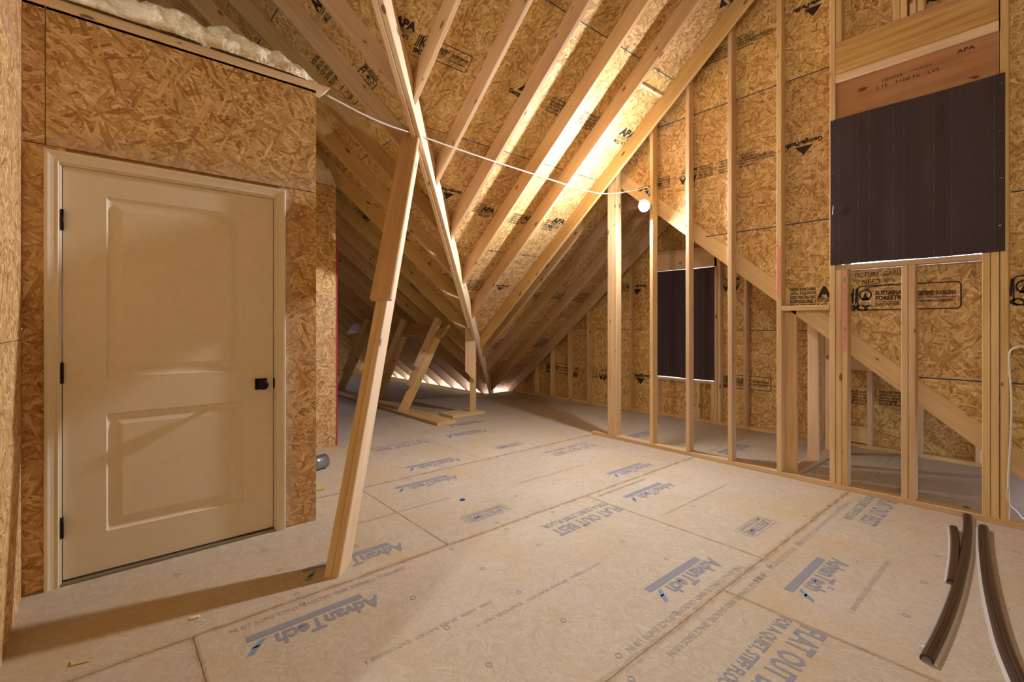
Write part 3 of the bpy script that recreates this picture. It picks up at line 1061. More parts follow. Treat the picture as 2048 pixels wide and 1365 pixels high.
PAN = []
above_low = [((MB, -1), MB * YB - ZB), ((M, 1), M * YE + ZS), ((-M, 1), M * (YE - 2 * YR) + ZS)]
for (ya, yb, za, zb) in ((1.07, YB, 0, 5.5), (-1.2, 0.30, 0, 5.5), (0.30, 1.07, 0, ZSILL), (0.30, 1.07, 2.90, 5.5)):
    wall_panels(ya, yb, za, zb, wr, XS1, (-1, 0, 0), above_low, WSE, [-2, 0.28, 2.74, 4])
panel('housewrap', [(4.4125, y, z) for y, z in ((YB, ZB), (1.08, roofB(1.08)), (1.08, 4.9), (YR, 5.1), (1.5, roofR(1.5)))], (-1, 0, 0), 0.002, TAPE, wr)
panel('housewrap', [(4.4125, y, z) for y, z in ((1.08, roofB(1.08)), (-1.2, roofB(-0.6)), (-1.2, 1.69), (1.08, 1.69))], (-1, 0, 0), 0.002, TAPE, wr)
panel('housewrap', [(4.4125, y, z) for y, z in ((0.29, 1.6), (-1.2, 1.6), (-1.2, 3.5), (YR, 5.1), (0.29, 4.75))], (-1, 0, 0), 0.002, TAPE, wr)
panel('housewrap', [(4.4125, y, z) for y, z in ((1.08, 2.92), (0.29, 2.92), (0.29, 4.75), (YR, 5.1), (1.08, 4.8))], (-1, 0, 0), 0.002, TAPE, wr)
# sloping rafter nailed along the foot of the sheathing
g0, g1 = Vector((4.402, -0.60, roofB(-0.60))), Vector((4.402, YB - 0.03, roofB(YB - 0.03)))
beam('gable_rafter', g0, g1, AX, 0.038, 0.185 * math.cos(math.atan(MB)), STUD, wr, cut0=(AY, g0), cut1=(AY, g1))


def wall_panel_at(par, y, z):
    for po, q, pp in PAN:
        if pp is not par: continue
        s = 0; ok = True
        for i in range(len(q)):
            c = (q[(i + 1) % len(q)][0] - q[i][0]) * (z - q[i][1]) - (q[(i + 1) % len(q)][1] - q[i][1]) * (y - q[i][0])
            if s == 0: s = 1 if c > 0 else -1
            elif c * s < 0: ok = False; break
        if ok: return po
    return par


def inkW(x, y, z, par, flip=False):       # seen from the room: right is -y
    k = Ink((x, y, z), (0, 1 if flip else -1, 0), (0, 0, -1 if flip else 1))
    return k, wall_panel_at(par, y, z)


for fn, y, z, flip in ((st_gp, 1.26, 2.80, True), (st_lines, 1.78, 2.77, True), (st_axis, 1.60, 2.76, True), (st_lines, 1.97, 2.76, True), (st_lines, 2.17, 2.76, True), (st_apa, 2.33, 2.76, True), (st_lines, 2.62, 2.75, True), (st_gp, 2.72, 2.75, True),
                       (st_gp, 1.19, 3.92, True), (st_axis, 1.62, 3.83, True), (st_lines, 1.80, 3.85, True), (st_lines, 2.02, 3.83, True), (st_lines, 2.16, 3.83, True),
                       (st_sfi, 1.03, 1.475, False), (st_apa, 1.30, 1.47, False), (st_lines, 1.50, 1.49, False), (st_sfi, 0.205, 1.49, False), (st_sfi, 0.60, 3.63, False)):
    k, po = inkW(XS1, y, z, wr, flip)
    fn(k, 0.72 if flip else 0.95)
    k.done('printed_stamp', INK, po)
# hand-written note under the sill
k, po = inkW(XS1, 1.045, 1.635, wr)
k.text('PICTURE  GABLE(2)', 0, 0, 0.036, 0.335, 0.006, 0.15)
k.text('NEED', 0.045, -0.058, 0.038, 0.115, 0.006, 0.15)
k.text('30\u00be  \u00b7', 0.175, -0.048, 0.030, 0.10, 0.006, 0.15)
k.text('48\u00bc', 0.20, -0.077, 0.020, 0.05, 0.006, 0.15)
k.line([(0.06, -0.085), (0.16, -0.073)], 0.005).line([(0.105, -0.10), (0.075, -0.092), (0.10, -0.088)], 0.004)
k.done('handwriting', INK, po)
# chalk-blue joint lines on the sheathing
for z, spans in ((3.335, ((2.84, 1.19),)), (2.12, ((2.24, 1.19),)), (0.897, ((0.665, 0.34), (0.21, -0.6))), (2.12, ((0.21, -0.6),))):
    for a, b in spans:
        k, po = inkW(XS1, a, z, wr)
        k.rect(0, -0.005, a - b, 0.004)
        k.done('joint_line', SEAM, po)
# pink spray marks with pencilled figures on three studs
def facemark(x, y0, y1, z0, z1, mat, par, name='spray_mark'):
    k = Ink((x, y1, z0), (0, -1, 0), (0, 0, 1), 0.0012)
    n = 10
    for i in range(n):
        a, b = z0 + (z1 - z0) * i / n, z0 + (z1 - z0) * (i + 1) / n
        e = 0.006 * random.random()
        k.add([(e, a - z0), (y1 - y0 - 0.006 * random.random(), a - z0), (y1 - y0 - 0.004 * random.random(), b - z0), (0.005 * random.random(), b - z0)], [(0, 1, 2, 3)])
    return k.done(name, mat, par)
QPINK = NT('faded_pink_paint')
QPINK.b.inputs['Base Color'].default_value = lin(226, 172, 150)
_n = QPINK.noise(QPINK.uv(), 20)
facemark(XS0, 1.075, 1.102, 1.06, 1.69, PINK, wr)
facemark(XS0, 1.540, 1.570, 1.50, 1.93, PINK, wr)
k = Ink((XS0, 1.088, 1.10), (0, -1, 0), (0, 0, 1), 0.0018)
for i, c in enumerate('PICCO21'):
    k.text(c, -0.008, 0.05 + i * 0.075, 0.03, 0.014, 0.0)
k.done('handwriting', FADED, wr)
k, po = inkW(XS1, 1.60, 1.93, wr)
k.add([(0.0, 0.0), (0.03, -0.02), (0.04, 0.03), (0.01, 0.05)], [(0, 1, 2, 3)])
k.done('spray_mark', PINK, po)
# stamp on the plywood header
k = Ink((XS0 + 0.018, 0.86, 3.05), (0, -1, 0), (0, 0, 1), 0.001)
k.text('CENTER', 0, 0, 0.022, 0.12, 0.0).text('2.1E   3100 Fb   LVL', -0.04, -0.04, 0.024, 0.36, 0.0).text('APA', 0.40, 0.035, 0.024, 0.09, 0.02).text('THICKNESS', 0.16, 0.012, 0.012, 0.12, 0)
k.done('printed_stamp', INK, wr)

# =================================================================== WALL FAR: gable of the bump-out
wf = node('wall_far', (5.96, 2.5, 0), 'far gable wall of thin studs and strand board with a black covered window', 'wall', 'structure')
XF0, XF1 = 5.92, 6.01
box('sole_plate', (XF0, -0.5, 0.0), (XF1, 6.86, 0.038), STUD, wf)
for y in (6.60, 6.20, 5.80, 5.385, 4.975, 4.565, 4.16, 3.755, 2.868, 2.825, 2.50, 2.09, 1.68, 1.265, 0.872, 0.47):
    zt = (lambda yy: roofB(yy, -0.02)) if y < YB - 0.04 else None
    studR(y, mat=STUD, x0=XF0, x1=XF1, par=wf, ztop=zt)
box('jack_stud', (XF0, 3.715, 0.038), (XF1, 3.753, 0.51), STUD, wf)
box('jack_stud', (XF0, 2.907, 0.038), (XF1, 2.945, 0.51), STUD, wf)
box('cripple_stud', (XF0, 3.10, 0.038), (XF1, 3.138, 0.51), STUD, wf)
box('sill_plate', (XF0 + .004, 2.907, 0.51), (XF1, 3.753, 0.548), STUD, wf)
box('header_board', (XF0, 2.866, 2.02), (XF1, 3.795, 2.25), STUD, wf)
box('header_plate', (XF0 - .004, 2.866, 2.251), (XF1, 3.795, 2.289), RAFT, wf)
box('blocking', (XF0 + .001, 1.303, 0.80), (XF0 + .039, 1.678, 0.93), STUD, wf)
box('blocking', (XF0 + .001, 1.303, 0.05), (XF0 + .039, 1.678, 0.22), STUD, wf)
box('cripple_stud', (XF0, 3.31, 2.29), (XF1, 3.348, 2.78), RAFT, wf)
far_reg = [((M, 1), M * YE + ZS), ((-MB, 1), ZB - MB * YB)]
for (ya, yb, za, zb) in ((3.73, 7.3, -0.05, 3.2), (-0.8, 2.93, -0.05, 3.2), (2.93, 3.73, -0.05, 0.54), (2.93, 3.73, 2.03, 3.2)):
    wall_panels(ya, yb, za, zb, wf, XF1, (-1, 0, 0), far_reg, [-0.05, 1.205, 2.425, 3.3], [-2.2, 0.24, 2.68, 5.12, 7.56])
panel('housewrap', [(XF1 + .0125, y, z) for y, z in ((-0.8, -0.06), (7.3, -0.06), (7.2, 0.0), (YB, ZB), (-0.6, -0.06))][:2] + [(XF1 + .0125, 7.3, 0.02), (XF1 + .0125, -0.8, 0.53)][:0] + [(XF1 + .0125, 6.4, 0.53), (XF1 + .0125, 0.2, 0.53)], (-1, 0, 0), 0.002, TAPE, wf)
panel('housewrap', [(XF1 + .0125, 3.74, 0.53), (XF1 + .0125, 6.5, 0.53), (XF1 + .0125, 3.74, roofR(3.74) + .02)], (-1, 0, 0), 0.002, TAPE, wf)
panel('housewrap', [(XF1 + .0125, 2.92, 0.53), (XF1 + .0125, 0.2, 0.53), (XF1 + .0125, 2.92, roofB(2.92) + .02)], (-1, 0, 0), 0.002, TAPE, wf)
panel('housewrap', [(XF1 + .0125, 2.92, 2.04), (XF1 + .0125, 3.74, 2.04), (XF1 + .0125, 3.74, roofR(3.74) + .02), (XF1 + .0125, YB, ZB + .02), (XF1 + .0125, 2.92, roofB(2.92) + .02)], (-1, 0, 0), 0.002, TAPE, wf)
for fn, y, z, flip in ((st_sfi, 5.98, 0.515, False), (st_apa, 5.27, 0.49, True), (st_lines, 4.86, 0.50, True), (st_apa, 4.62, 0.50, True), (st_lines, 4.40, 0.51, True), (st_axis, 4.05, 0.50, True), (st_gp, 3.90, 0.54, True),
                       (st_lines, 4.24, 1.85, True), (st_gp, 3.96, 1.86, True), (st_sfi, 2.78, 0.56, False), (st_lines, 1.62, 0.50, False), (st_lines, 1.45, 0.50, False), (st_lines, 1.22, 0.52, False), (st_lines, 1.03, 0.52, False), (st_apa, 2.62, 1.80, True), (st_axis, 5.62, 1.0, True)):
    k, po = inkW(XF1, y, z, wf, flip)
    fn(k, 0.85)
    k.done('printed_stamp', INK, po)
for z, a, b in ((1.205, 4.9, 4.0), (1.205, 2.7, 1.3), (0.545, 2.7, 2.2)):
    k, po = inkW(XF1, a, z, wf)
    k.rect(0, -0.004, a - b, 0.004)
    k.done('joint_line', SEAM, po)

# low partition running back from the stud wall
wi = node('wall_inner', (5.0, 1.5, 0), 'low partition of three wide studs on a plate behind the stud wall', 'wall', 'structure')
box('sole_plate', (4.445, 1.445, 0.0), (5.90, 1.534, 0.038), RAFT, wi)
for x in (4.925, 5.425):
    beam('stud', (x, 1.445, 0.038), (x, 1.445, 2.0), AX, 0.038, 0.089, STUD, wi, cut1=(Vector((0, -MB, 1)), Vector((0, 1.45, roofB(1.45) - 0.15))))

# =================================================================== WALL LEFT: closet front with the door
wl = node('wall_left', (0.4, 3.2, 0), 'closet front of dusty strand board panels around the cream door', 'wall', 'structure')
Y0 = 3.175
XL, XC = -0.285, 1.055
DX0, DX1 = -0.145, 0.800          # door slab
def closet(name, x0, x1, z0, z1): return panel(name, [(x0, Y0, z0), (x1, Y0, z0), (x1, Y0, z1), (x0, Y0, z1)], (0, -1, 0), 0.012, OSB_W, wl, (0.25, 0, 1), rimmat=RED)
closet('sheathing_panel', XL + .002, -0.207, 2.135, 2.797)
closet('sheathing_panel', -0.204, XC, 2.133, 2.797)
closet('sheathing_panel', XL + .002, -0.165, 0.002, 2.131)
closet('sheathing_panel', 0.825, XC, 0.002, 2.129)
box('sheathing_strip', (-0.165, Y0, 2.112), (-0.135, Y0 + .012, 2.131), OSB_W, wl)
box('door_header', (-0.2, Y0 + 0.014, 2.03), (0.9, Y0 + 0.05, 2.4), RAFT, wl)
box('closet_stud', (-0.26, Y0 + 0.014, 0), (-0.17, Y0 + 0.05, 2.79), RAFT, wl)
box('closet_stud', (0.83, Y0 + 0.014, 0), (1.04, Y0 + 0.05, 2.79), RAFT, wl)
# plate along the top, its end left proud and snipped
tp0 = Vector((XL, 3.105, 2.797)); tp1 = Vector((1.135, 3.105, 2.797))
beam('top_plate', (XL, 3.163, 2.797), (1.13, 3.163, 2.797), AY, 0.10, 0.046, PALE, wl, cut1=(Vector((1, 0, -0.9)), Vector((1.135, 3.1, 2.83))))
panel('closet_side', [(XC - .012, Y0 + .013, 0), (XC - .012, 5.1, 0), (XC - .012, 5.1, 2.79), (XC - .012, Y0 + .013, 2.79)], (1, 0, 0), 0.012, OSB, wl, (0, 1, 0))
panel('closet_lid', [(XL, Y0, 2.795), (XC, Y0, 2.795), (XC, 5.1, 2.795), (XL, 5.1, 2.795)], (0, 0, 1), 0.012, OSB, wl)

# white paint overspray round the casing, whitish floor patch before the door
def mat_whitish():
    q = NT('whitish_coat')
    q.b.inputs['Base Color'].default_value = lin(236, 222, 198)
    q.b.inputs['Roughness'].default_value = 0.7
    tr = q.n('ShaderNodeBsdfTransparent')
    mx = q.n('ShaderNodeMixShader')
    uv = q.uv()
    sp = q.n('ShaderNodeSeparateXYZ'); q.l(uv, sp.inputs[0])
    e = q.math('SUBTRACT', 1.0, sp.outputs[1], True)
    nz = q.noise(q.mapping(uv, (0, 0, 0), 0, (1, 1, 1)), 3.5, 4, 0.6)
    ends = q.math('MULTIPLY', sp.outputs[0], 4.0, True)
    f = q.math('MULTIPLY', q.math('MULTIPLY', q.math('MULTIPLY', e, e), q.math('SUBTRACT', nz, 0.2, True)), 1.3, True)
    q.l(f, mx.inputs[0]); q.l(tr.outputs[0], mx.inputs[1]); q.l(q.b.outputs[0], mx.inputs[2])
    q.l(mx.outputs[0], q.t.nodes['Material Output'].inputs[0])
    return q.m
WHITISH = mat_whitish()
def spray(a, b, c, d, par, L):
    obj('whitish_patch', [a, b, c, d], [(0, 1, 2, 3)], WHITISH, par, [[(0, 0), (L, 0), (L, 1), (0, 1)]])
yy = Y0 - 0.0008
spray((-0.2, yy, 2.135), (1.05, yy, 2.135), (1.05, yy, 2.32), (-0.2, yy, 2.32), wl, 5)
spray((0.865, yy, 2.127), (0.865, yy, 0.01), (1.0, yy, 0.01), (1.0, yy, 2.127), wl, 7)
spray((1.0, 3.168, 0.0006), (-0.27, 3.168, 0.0006), (-0.27, 2.72, 0.0006), (1.0, 2.72, 0.0006), floor, 4)  # whitish floor patch, fading out away from the door

d1 = node('door_1', (0.33, 3.17, 0), 'cream two panel interior door shut in its casing on the left', 'door', 'structure')
# slab with two moulded panels
YD = Y0 + 0.012
px0, px1 = 0.017, 0.636
XSs = [DX0, px0, px1, DX1]
ZSs = [0.022, 0.217, 0.818, 1.002, 1.926, 2.046]
V, F = [], []
def vtx(x, y, z):
    V.append((x, y, z)); return len(V) - 1
for i in range(3):
    for j in range(5):
        if i == 1 and j in (1, 3):
            x0, x1, z0, z1 = XSs[1], XSs[2], ZSs[j], ZSs[j + 1]
            prev = None
            for ins, dep in ((0, 0), (0.004, 0.007), (0.012, 0.011), (0.020, 0.0125), (0.030, 0.0125), (0.040, 0.0105), (0.060, 0.004), (0.064, 0.003)):
                r = [vtx(x0 + ins, YD + dep, z0 + ins), vtx(x1 - ins, YD + dep, z0 + ins), vtx(x1 - ins, YD + dep, z1 - ins), vtx(x0 + ins, YD + dep, z1 - ins)]
                if prev:
                    for k in range(4): F.append((prev[k], prev[(k + 1) % 4], r[(k + 1) % 4], r[k]))
                prev = r
            F.append(tuple(prev))
        else:
            x0, x1, z0, z1 = XSs[i], XSs[i + 1], ZSs[j], ZSs[j + 1]
            F.append((vtx(x0, YD, z0), vtx(x1, YD, z0), vtx(x1, YD, z1), vtx(x0, YD, z1)))
a = [vtx(DX0, YD, .022), vtx(DX1, YD, .022), vtx(DX1, YD, 2.046), vtx(DX0, YD, 2.046), vtx(DX0, YD + .035, .022), vtx(DX1, YD + .035, .022), vtx(DX1, YD + .035, 2.046), vtx(DX0, YD + .035, 2.046)]
F += [(a[0], a[4], a[5], a[1]), (a[1], a[5], a[6], a[2]), (a[2], a[6], a[7], a[3]), (a[3], a[7], a[4], a[0]), (a[5], a[4], a[7], a[6])]
obj('slab', V, F, PAINT, d1)
# jamb and casing
JX0, JX1, JZ = DX0 - 0.004, DX1 + 0.004, 2.050
box('jamb', (JX0 - 0.018, Y0 - 0.004, 0), (JX0, Y0 + 0.10, JZ), PAINT, d1, 2)
box('jamb', (JX1, Y0 - 0.004, 0), (JX1 + 0.018, Y0 + 0.10, JZ), PAINT, d1, 2)
box('jamb', (JX0 - 0.018, Y0 - 0.004, JZ), (JX1 + 0.018, Y0 + 0.10, JZ + 0.018), PAINT, d1, 0)
prof = [(0.0, 0.0), (0.0, 0.010), (0.004, 0.013), (0.014, 0.011), (0.018, 0.012), (0.030, 0.014), (0.040, 0.018), (0.050, 0.018), (0.053, 0.015), (0.053, 0.0)]
ci0, ci1, cz = JX0 - 0.008, JX1 + 0.008, JZ + 0.008


def casing(name, pts):
    """pts: two (inner corner, outward unit) stations; the profile is swept between them."""
    V, F = [], []
    for (c, o) in pts:
        for w, d in prof: V.append((c[0] + o[0] * w, Y0 - 0.004 - d, c[1] + o[1] * w))
    n = len(prof)
    for i in range(n): F.append((i, (i + 1) % n, n + (i + 1) % n, n + i))
    F.append(tuple(range(n))); F.append(tuple(range(2 * n - 1, n - 1, -1)))
    return obj(name, V, F, PAINT, d1)
casing('casing', [((ci0, 0.0), (-1, 0)), ((ci0, cz), (-1, 1))])
casing('casing', [((ci1, cz), (1, 1)), ((ci1, 0.0), (1, 0))])
casing('casing', [((ci0, cz), (-1, 1)), ((ci1, cz), (1, 1))])
box('threshold', (JX0, Y0 - 0.012, 0.0), (JX1, Y0 + 0.07, 0.014), SILLPL, d1, 0)
for z0 in (1.730, 0.984, 0.231):
    h = box('hinge', (DX0 - 0.004, Y0 + 0.002, z0), (DX0 + 0.001, Y0 + 0.012, z0 + 0.104), BLACK, d1, 2, ch=0.001, label='black butt hinge with a round knuckle')
    lathe('hinge_knuckle', [(0.001, 0), (0.0065, 0.002), (0.0065, 0.102), (0.001, 0.104)], BLACK, h, (DX0 - 0.002, Y0 - 0.004, z0), seg=10)
kb = Vector((0.732, YD, 0.911))
ro = box('knob_plate', (kb.x - 0.033, YD - 0.008, kb.z - 0.033), (kb.x + 0.033, YD, kb.z + 0.033), BLACK, d1, 0, ch=0.002, label='square black rosette behind the knob')
lathe('knob', [(0.012, 0), (0.011, 0.030), (0.024, 0.036), (0.029, 0.044), (0.029, 0.056), (0.025, 0.060), (0.006, 0.061)], BLACK, ro, (kb.x, YD - 0.008, kb.z), (0, -1, 0))
obj('strike_plate', *((lambda b: ([(DX1 + .001, YD - .012, kb.z - .03), (DX1 + .006, YD - .016, kb.z - .03), (DX1 + .006, YD - .016, kb.z + .03), (DX1 + .001, YD - .012, kb.z + .03),
     (DX1 + .001, YD + .01, kb.z - .03), (DX1 + .006, YD + .01, kb.z - .03), (DX1 + .006, YD + .01, kb.z + .03), (DX1 + .001, YD + .01, kb.z + .03)],
     [(0, 1, 2, 3), (4, 7, 6, 5), (0, 4, 5, 1), (1, 5, 6, 2), (2, 6, 7, 3), (3, 7, 4, 0)]))(0)), BLACK, d1)

# near-left box wall
wn_ = node('wall_near', (-0.6, 2.85, 0), 'pale strand board wall end at the left edge beside the door', 'wall', 'structure')
YN = 1.05
for z0, z1 in ((0.0, 1.20), (1.203, 2.42), (2.423, 2.84)):
    panel('sheathing_panel', [(XL, YN, z0), (XL, Y0, z0), (XL, Y0, z1), (XL, YN, z1)], (1, 0, 0), 0.012, OSB_W, wn_, (0, 0.3, 1))
panel('end_panel', [(XL - .012, YN, 0), (-0.42, YN, 0), (-0.42, YN, 2.84), (XL - .012, YN, 2.84)], (0, -1, 0), 0.012, OSB_W, wn_, (1, 0, 0))
panel('back_panel', [(-0.42, YN, 0), (-0.42, Y0, 0), (-0.42, Y0, 2.84), (-0.42, YN, 2.84)], (-1, 0, 0), 0.012, OSB_W, wn_, (0, 1, 0))

# return wall behind the closet
wb = node('wall_return', (1.5, 4.98, 0), 'strand board wall end with a red painted edge behind the closet corner', 'wall', 'structure')
YW, XW1 = 4.98, 1.856
panel('sheathing_panel', [(XC, YW, 0), (XW1, YW, 0), (XW1, YW, 1.235), (XC, YW, 1.235)], (0, -1, 0), 0.012, OSB_W, wb, (1, 0, 0))
panel('sheathing_panel', [(XC, YW, 1.238), (XW1, YW, 1.238), (XW1, YW, 2.72), (XC, YW, 2.72)], (0, -1, 0), 0.012, OSB_W, wb, (0.3, 0, 1))
panel('painted_edge', [(XW1 - .0, YW, 0), (XW1 + .018, YW, 0), (XW1 + .018, YW, 2.10), (XW1, YW, 2.10)], (0, -1, 0), 0.03, RED, wb, label='red sprayed end grain of the panel')
box('wall_stud', (XW1 - 0.04, YW + .013, 0), (XW1, YW + 0.10, 2.71), STUD, wb)

# closing walls out of the picture
we = node('wall_end', (1, 12, 0), 'dark strand board gable at the far end of the left wing', 'wall', 'structure')
for z0, z1 in ((0, 1.2), (1.203, 2.42)):
    panel('sheathing_panel', [(XW, 11.9, z0), (5.62 - z1 / M * 0.98, 11.9, z0), (5.62 - z1 / M * 0.98, 11.9, z1), (XW, 11.9, z1)], (0, -1, 0), 0.012, OSB, we, (1, 0, 0))
panel('sheathing_panel', [(5.62 - 1.2 / M * .98, 11.905, 0), (5.7, 11.905, 0), (5.62 - 1.2 / M * .98, 11.905, 1.25)], (0, -1, 0), 0.012, OSB, we, (1, 0, 0))
panel('sheathing_panel', [(XW, 11.905, 2.42), (2.9, 11.905, 2.42), (XR, 11.905, 5.3), (XW, 11.905, 5.3)], (0, -1, 0), 0.012, OSB, we, (1, 0, 0))
for x in (0.9, 1.5, 2.1, 2.7, 3.3, 3.9):
    box('stud', (x, 11.80, 0), (x + .038, 11.889, roofL(x) - 0.3), STUD, we)
wq = node('wall_rear', (XW, 4, 0), 'strand board wall closing the attic behind the camera', 'wall', 'structure')
panel('sheathing_panel', [(XW, YS, 0), (XW, 12.2, 0), (XW, 12.2, 5.4), (XW, YS, 5.4)], (1, 0, 0), 0.012, OSB, wq, (0, 1, 0))
wk = node('wall_knee', (0, YS, 0), 'strand board knee wall under the front slope behind the camera', 'wall', 'structure')
panel('sheathing_panel', [(XW, YS, 0), (4.4, YS, 0), (4.4, YS, 2.4), (XW, YS, 2.4)], (0, 1, 0), 0.012, OSB, wk, (1, 0, 0))
panel('sheathing_panel', [(4.405, YS, 0), (4.405, -1.2, 0), (4.405, -1.2, 3.7), (4.405, YS, 2.4)], (-1, 0, 0), 0.012, OSB, wk, (0, 1, 0))

# =================================================================== THINGS
# ---- leaning prop under the valley
pr = node('roof_prop', (0.95, 2.45, 0), 'tall leaning prop of doubled lumber on the floor under the valley rafter', 'timber prop')
P1 = Vector((0.897, 2.372, 0)); PT = Vector((1.905, 3.375, 2.795))
ax = (PT - P1).normalized()
ld = Vector((PT.x - P1.x, PT.y - P1.y, 0)).normalized()
e_left = Vector((-ld.y, ld.x, 0))
e_back = (ld - ax * ld.dot(ax)).normalized()
floorcut = (AZ, Vector((0, 0, 0)))
topcut = (Vector((M, M, 2)).normalized(), Vector((1.884, 3.334, M * (XE - 1.884) - 0.315)))
for s in (0, 1):
    o = P1 + e_left * (0.039 * s)
    # section: first along e_left (w), second along a x e_left
    if ax.cross(e_left).dot(e_back) > 0:
        beam('ply', o, o + ax * 3.1, e_left, 0.038, 0.140, PALE, pr, cut0=floorcut, cut1=topcut)
    else:
        beam('ply', o + e_left * 0.038, o + e_left * 0.038 + ax * 3.1, -e_left, 0.038, 0.140, PALE, pr, cut0=floorcut, cut1=topcut)
s0, s1 = P1 + ax * 1.60 - e_back * 0.0385 - e_left * 0.034, P1 + ax * 3.10 - e_back * 0.0385 - e_left * 0.034
if ax.cross(e_left).dot(e_back) > 0:
    beam('scab_board', s0, s1, e_left, 0.140, 0.038, RAFT, pr, ch=0.007)
else:
    beam('scab_board', s0 + e_left * 0.14, s1 + e_left * 0.14, -e_left, 0.140, 0.038, RAFT, pr, ch=0.007)

# ---- floor planks under the braces
pl = box('plank', (3.19, 5.13, 0.0008), (3.475, 9.6, 0.039), RAFT); tag(pl, 'long wide plank flat on the floor carrying the three leaning braces', 'plank')
p2 = beam('pad_board', (3.585, 5.37, 0.0008), (4.13, 5.37, 0.0008), AY, 0.35, 0.038, PALE, None); tag(p2, 'short pad board flat on the floor under the upright valley post', 'plank')

# ---- valley post
vp = node('valley_post', (3.97, 5.5, 0.04), 'upright post of two spliced boards on a pad under the valley', 'timber post')
vw = Vector((0.757, -0.654, 0))         # across the view
vdir = Vector((0.654, 0.757, 0))
c0 = Vector((3.955, 5.47, 0.039))
b0 = c0 - vw * 0.018
beam('upright', b0 + vdir * 0.0, b0 + AZ * 1.10, vw, 0.089, 0.038, STUD, vp)
bs = c0 - vw * 0.080 - vdir * 0.039
beam('upper_board', bs + AZ * 0.40, bs + AZ * 1.21, vw, 0.140, 0.038, STUD, vp, cut0=(Vector((0.757, -0.654, 1.0)).normalized(), bs + AZ * 0.58))

# ---- purlin under the left slope and its three braces
pe = Vector((3.77, 5.685, roofL(3.77, ZU) - 0.002))
nin = Vector((-M, 0, -1)).normalized()
pu = beam('purlin_board', pe, pe + AY * 3.4, nin, 0.235, -0.038 if False else 0.038, RAFT, None)
tag(pu, 'level purlin board on edge under the left rafters above the braces', 'purlin')


def brace(label, tpx, bpx, xt=3.62):
    bot = fl(*bpx, 0.0395); top = atx(*tpx, xt)
    r = node('roof_brace', bot, label, 'timber brace')
    a = (top - bot).normalized()
    w = Vector((0.757, -0.654, 0)); w = (w - a * w.dot(a)).normalized()
    tn = a.cross(w).normalized()
    if tn.dot(FW) > 0: tn = -tn
    L = (top - bot).length
    sgn = 1 if a.cross(w).dot(tn) > 0 else -1
    def ply(nm, f0, f1, s0, wd, lay, mat, **kw):
        st = bot + w * s0 + tn * (0.039 * lay) - (tn * 0.0385 if sgn > 0 else Vector((0, 0, 0)))
        return beam(nm, st + a * (L * f0), st + a * (L * f1), w, wd, 0.038, mat, r, **kw)
    ply('strut', 0, 1.0, -0.070, 0.140, 0, STUD, cut0=(AZ, bot))
    ply('scab_board', 0.32, 1.22, -0.105, 0.089, 1, RAFT)
    ply('scab_board', 0.58, 1.24, -0.125, 0.080, 2, STUD)
    return r
brace('leaning brace with stepped scabs nearest the upright valley post', (872, 676), (806, 821))
brace('leaning brace with stepped scabs partly hidden by the tall prop', (806, 672), (756, 797))
brace('shadowed leaning brace beside the red edged wall end', (733, 668), (680, 781))

# ---- black felt over the two windows
def felt_sheet(y1, y0, z0, z1, x, label, hole=None):
    nu, nv = 24, 24
    V, F, U = [], [], []
    for j in range(nv + 1):
        for i in range(nu + 1):
            fy, fz = i / nu, j / nv
            bulge = 0.006 * math.sin(fy * 9) * math.sin(fz * 4 + 1) * min(1, fz * 6, (1 - fz) * 6)
            V.append((x - 0.004 - abs(bulge), y1 + (y0 - y1) * fy, z0 + (z1 - z0) * fz + (0.003 * math.sin(fy * 7) if j in (0, nv) else 0)))
    for j in range(nv):
        for i in range(nu):
            b = j * (nu + 1) + i
            F.append((b, b + nu + 1, b + nu + 2, b + 1))
            U.append([((i + di) / nu * (y1 - y0), (j + dj) / nv * (z1 - z0)) for di, dj in ((0, 0), (0, 1), (1, 1), (1, 0))])
    o = obj('felt_sheet', V, F, FELT, None, U)
    sol = o.modifiers.new('thickness', 'SOLIDIFY'); sol.thickness = 0.002; sol.offset = 0
    return tag(o, label, 'window cover')
f1 = felt_sheet(1.181, 0.233, 1.735, 2.862, XS0 - 0.001, 'large black felt sheet stapled over the window high in the stud wall')
f2 = felt_sheet(3.745, 2.895, 0.556, 2.015, XF0 - 0.001, 'tall black felt sheet over the far gable window seen between studs')
for y, z in ((1.165, 2.85), (1.16, 2.45), (1.165, 2.2), (1.165, 1.9), (0.25, 2.80), (0.255, 2.5), (0.25, 2.2), (0.255, 1.9)):
    k = Ink((XS0 - 0.013, y, z), (0, -1, 0.3), (0, 0, 1), 0.001)
    k.rect(-0.006, -0.001, 0.006, 0.001)
    k.done('staple', STEEL, f1)
dr = obj('white_drip', [(XS0 - .012, 1.168, 2.13), (XS0 - .012, 1.161, 2.13), (XS0 - .0135, 1.156, 2.19), (XS0 - .0135, 1.162, 2.195), (XS0 - .016, 1.165, 2.13), (XS0 - .016, 1.163, 2.13), (XS0 - .016, 1.158, 2.19), (XS0 - .016, 1.160, 2.195)],
         [(0, 1, 2, 3), (4, 7, 6, 5), (0, 4, 5, 1), (1, 5, 6, 2), (2, 6, 7, 3), (3, 7, 4, 0)], FOAM, f1)

